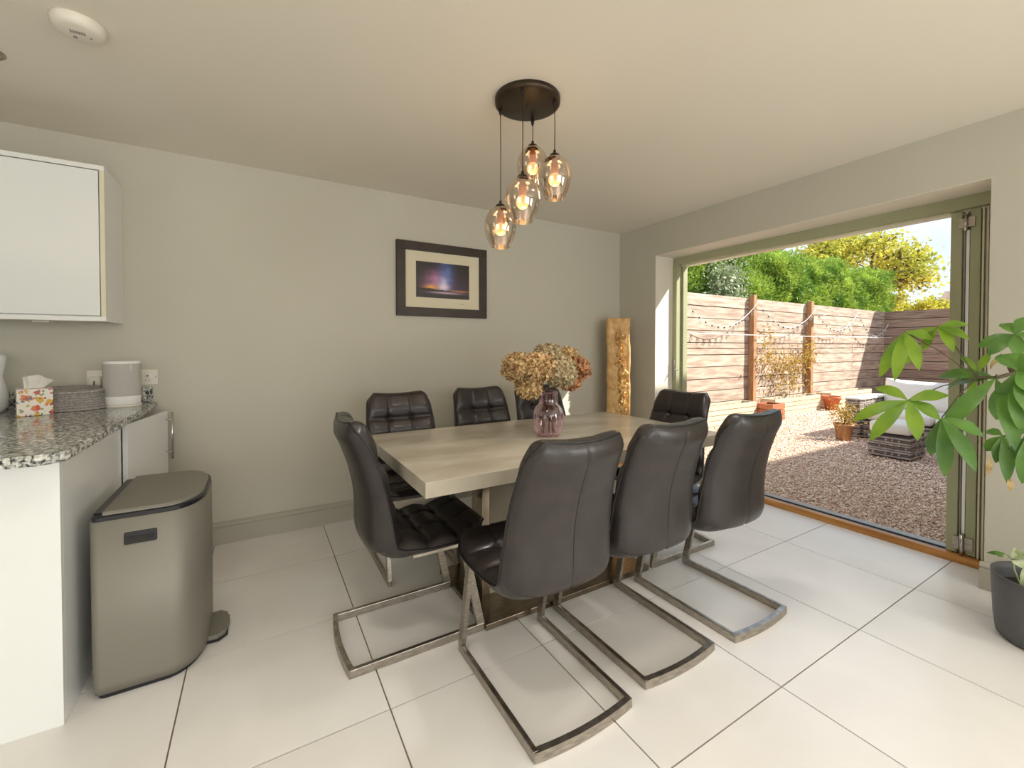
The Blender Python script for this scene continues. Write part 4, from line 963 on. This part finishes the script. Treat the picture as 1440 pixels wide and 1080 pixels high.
for k in range(5): tube(bm, [(6.97, 2.78, GZ+.2), (6.97+.07*math.cos(k*1.3), 2.78+.07*math.sin(k*1.3), GZ+.42)], .004, 4)
fin(bm, 'stems', M['bark'], sh2)

# conifer hedge behind the fence
hd = thing('conifer_hedge', 'tall bright green clipped conifer hedge behind the board fence', 'hedge', (10, 6.1, GZ))
def hy(x, z): return 5.45+.28*noise.noise(Vector((x*.8, z*.9, 3)))+.12*noise.noise(Vector((x*2.6, z*2.6, 8)))
def hz_(x): return 3.5+.25*noise.noise(Vector((x*.9, 2, 0)))+.12*noise.noise(Vector((x*3, 5, 0)))+.12*math.exp(-((x-8)/2)**2)
bm = bmesh.new(); g = []
xs_ = np.linspace(4.2, 16.9, 90)
for x in xs_:
    col = []; H = hz_(x)-.12
    for t in np.linspace(0, 1, 26): col.append(bm.verts.new((x, hy(x, t*H)+.10+(max(0, t-.86)/.14)**2*.45, GZ+t*(H-GZ))))
    col.append(bm.verts.new((x, 6.9, H))); col.append(bm.verts.new((x, 7.0, GZ))); g.append(col)
for a, b in zip(g, g[1:]):
    for k in range(len(a)-1): bm.faces.new((a[k], a[k+1], b[k+1], b[k]))
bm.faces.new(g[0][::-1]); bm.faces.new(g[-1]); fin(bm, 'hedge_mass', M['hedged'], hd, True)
K = 80000; xr = rng.uniform(4.2, 17.0, K); zr = rng.uniform(1.75, 3.75, K); pts = np.zeros((K, 3)); c = 0
dz = []
for x, z in zip(xr, zr):
    H = hz_(x)
    if z > H: z = H-abs(rng.normal())*.1
    t = (z)/H; y = hy(x, z)+(max(0, t-.86)/.14)**2*.6
    pts[c] = (x, y+rng.uniform(-.06, .10), z); c += 1
end = rng.random(K) < .05; pts[end, 0] = 16.95+rng.uniform(-.1, .2, end.sum()); pts[end, 1] = rng.uniform(5.5, 6.9, end.sum())
top = rng.random(K) < .08; pts[top, 1] = rng.uniform(5.6, 6.8, top.sum()); pts[top, 2] = [hz_(x)-.1+rng.uniform(0, .14) for x in pts[top, 0]]
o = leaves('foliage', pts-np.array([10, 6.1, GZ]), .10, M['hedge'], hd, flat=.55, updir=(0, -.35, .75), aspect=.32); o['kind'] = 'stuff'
for i, (x, z, lab) in enumerate(((5.75, 2.55, 'pale silvery leafed shrub at the left end above the fence'), (7.95, 2.45, 'small white variegated shrub above the first fence post'))):
    s_ = thing('variegated_shrub', lab, 'shrub', (x, 5.15, GZ))
    q = rng.normal(size=(1500, 3))*np.array([.24, .12, .28])+np.array([0, 0, z-GZ]); o = leaves('foliage', q, .075, M['silver'], s_, aspect=.6); o['kind'] = 'stuff'
    bm = bmesh.new(); tube(bm, [(x, 5.15, GZ), (x+.05, 5.15, 1.2), (x, 5.15, z+.2)], .02, 6); fin(bm, 'stem', M['treeb'], s_)

# trees beyond
def tree(x, y, h, cr_, lab, nm, seed, n=26000, leaf=.22, cz=.62, gap=.0):
    rd = random.Random(seed); t = thing(nm, lab, 'tree', (x, y, GZ)); bm = bmesh.new(); tips = []
    def grow(p, d, L, r, lev):
        q = p+d*L; mid = (p+q)/2+Vector((rd.uniform(-1, 1), rd.uniform(-1, 1), 0))*L*.06
        tube(bm, [p, mid, q], r, 5, cap=False, radii=[r, r*.85, r*.65]); 
        if lev >= 2: tips.append(mid)
        if lev == 4: tips.append(q); return
        for k in range(4 if lev else 6):
            a = 2*PI*(k+rd.random())/4.5; tilt = rd.uniform(.35, .85) if lev else rd.uniform(.3, 1.05)
            o_ = d.orthogonal().normalized(); o_.rotate(Matrix.Rotation(a, 3, d)); nd = (d*math.cos(tilt)+o_*math.sin(tilt)).normalized(); nd.z = nd.z*.9+.05
            grow(q, nd.normalized(), L*rd.uniform(.58, .76)*(1 if lev else cr_/h*1.45), r*.62, lev+1)
    grow(Vector((x, y, GZ)), Vector((0, 0, 1)), h*.36, h*.022, 0)
    fin(bm, 'trunk', M['treeb'], t)
    T = np.array([list(v) for v in tips]); idx = rng.integers(0, len(T), n); q = T[idx]+rng.normal(size=(n, 3))*np.array([.30, .30, .20])*cr_/4-np.array([x, y, GZ])
    o = leaves('foliage', q, leaf, M['treel'], t, aspect=.7); o['kind'] = 'stuff'
tree(22.6, 9.0, 9.2, 3.6, 'tall yellow green tree rising above the hedge', 'autumn_tree', 3, n=12000, leaf=.15)
tree(25, 7.6, 5.2, 2.2, 'lower yellow leafed tree to the right of the hedge', 'autumn_tree', 11, n=7000, leaf=.13)
tree(27, 19, 8.0, 4.0, 'thin yellow green tree further back above the hedge', 'autumn_tree', 21, n=8000, leaf=.2)

# neighbouring buildings
def building(name, lab, x0, x1, y0, y1, h, ridge, axis='x'):
    b = thing(name, lab, 'building', ((x0+x1)/2, (y0+y1)/2, GZ)); bx('wall', M['render'], (x0, x1, y0, y1, GZ, h), b)
    bm = bmesh.new()
    if axis == 'x':
        ym = (y0+y1)/2; P = [(y0-.1, h), (y1+.1, h), (ym, ridge)]; A = [bm.verts.new((x0-.05, p[0], p[1])) for p in P]; B = [bm.verts.new((x1+.1, p[0], p[1])) for p in P]
    else:
        xm = (x0+x1)/2; P = [(x0-.1, h), (x1+.1, h), (xm, ridge)]; A = [bm.verts.new((p[0], y0-.1, p[1])) for p in P]; B = [bm.verts.new((p[0], y1+.1, p[1])) for p in P]
    bm.faces.new(A[::-1]); bm.faces.new(B)
    for k in range(3): bm.faces.new((A[k], A[(k+1) % 3], B[(k+1) % 3], B[k]))
    fin(bm, 'roof', M['roof'], b); return b
building('outhouse', 'neighbouring gabled outhouse beyond the far fence', 16.0, 20.0, 1.75, 3.85, 3.9, 4.98)
building('house', 'distant house with a pale brown roof beyond the trees', 40, 46, 5.5, 10.9, 3.4, 5.3, 'y')
wg = thing('house_wing', 'rendered wing of the house along the right of the garden', 'building', (8, -2.4, GZ))
bx('wall', M['render'], (3.52, 7.6, -4.4, -.4, GZ, 5.47), wg); bx('wall', M['render'], (7.6, 13.0, -4.4, -.4, GZ, 4.5), wg)
for o in bpy.data.objects:
    for k in ('_o', '_local'):
        if k in o: del o[k]
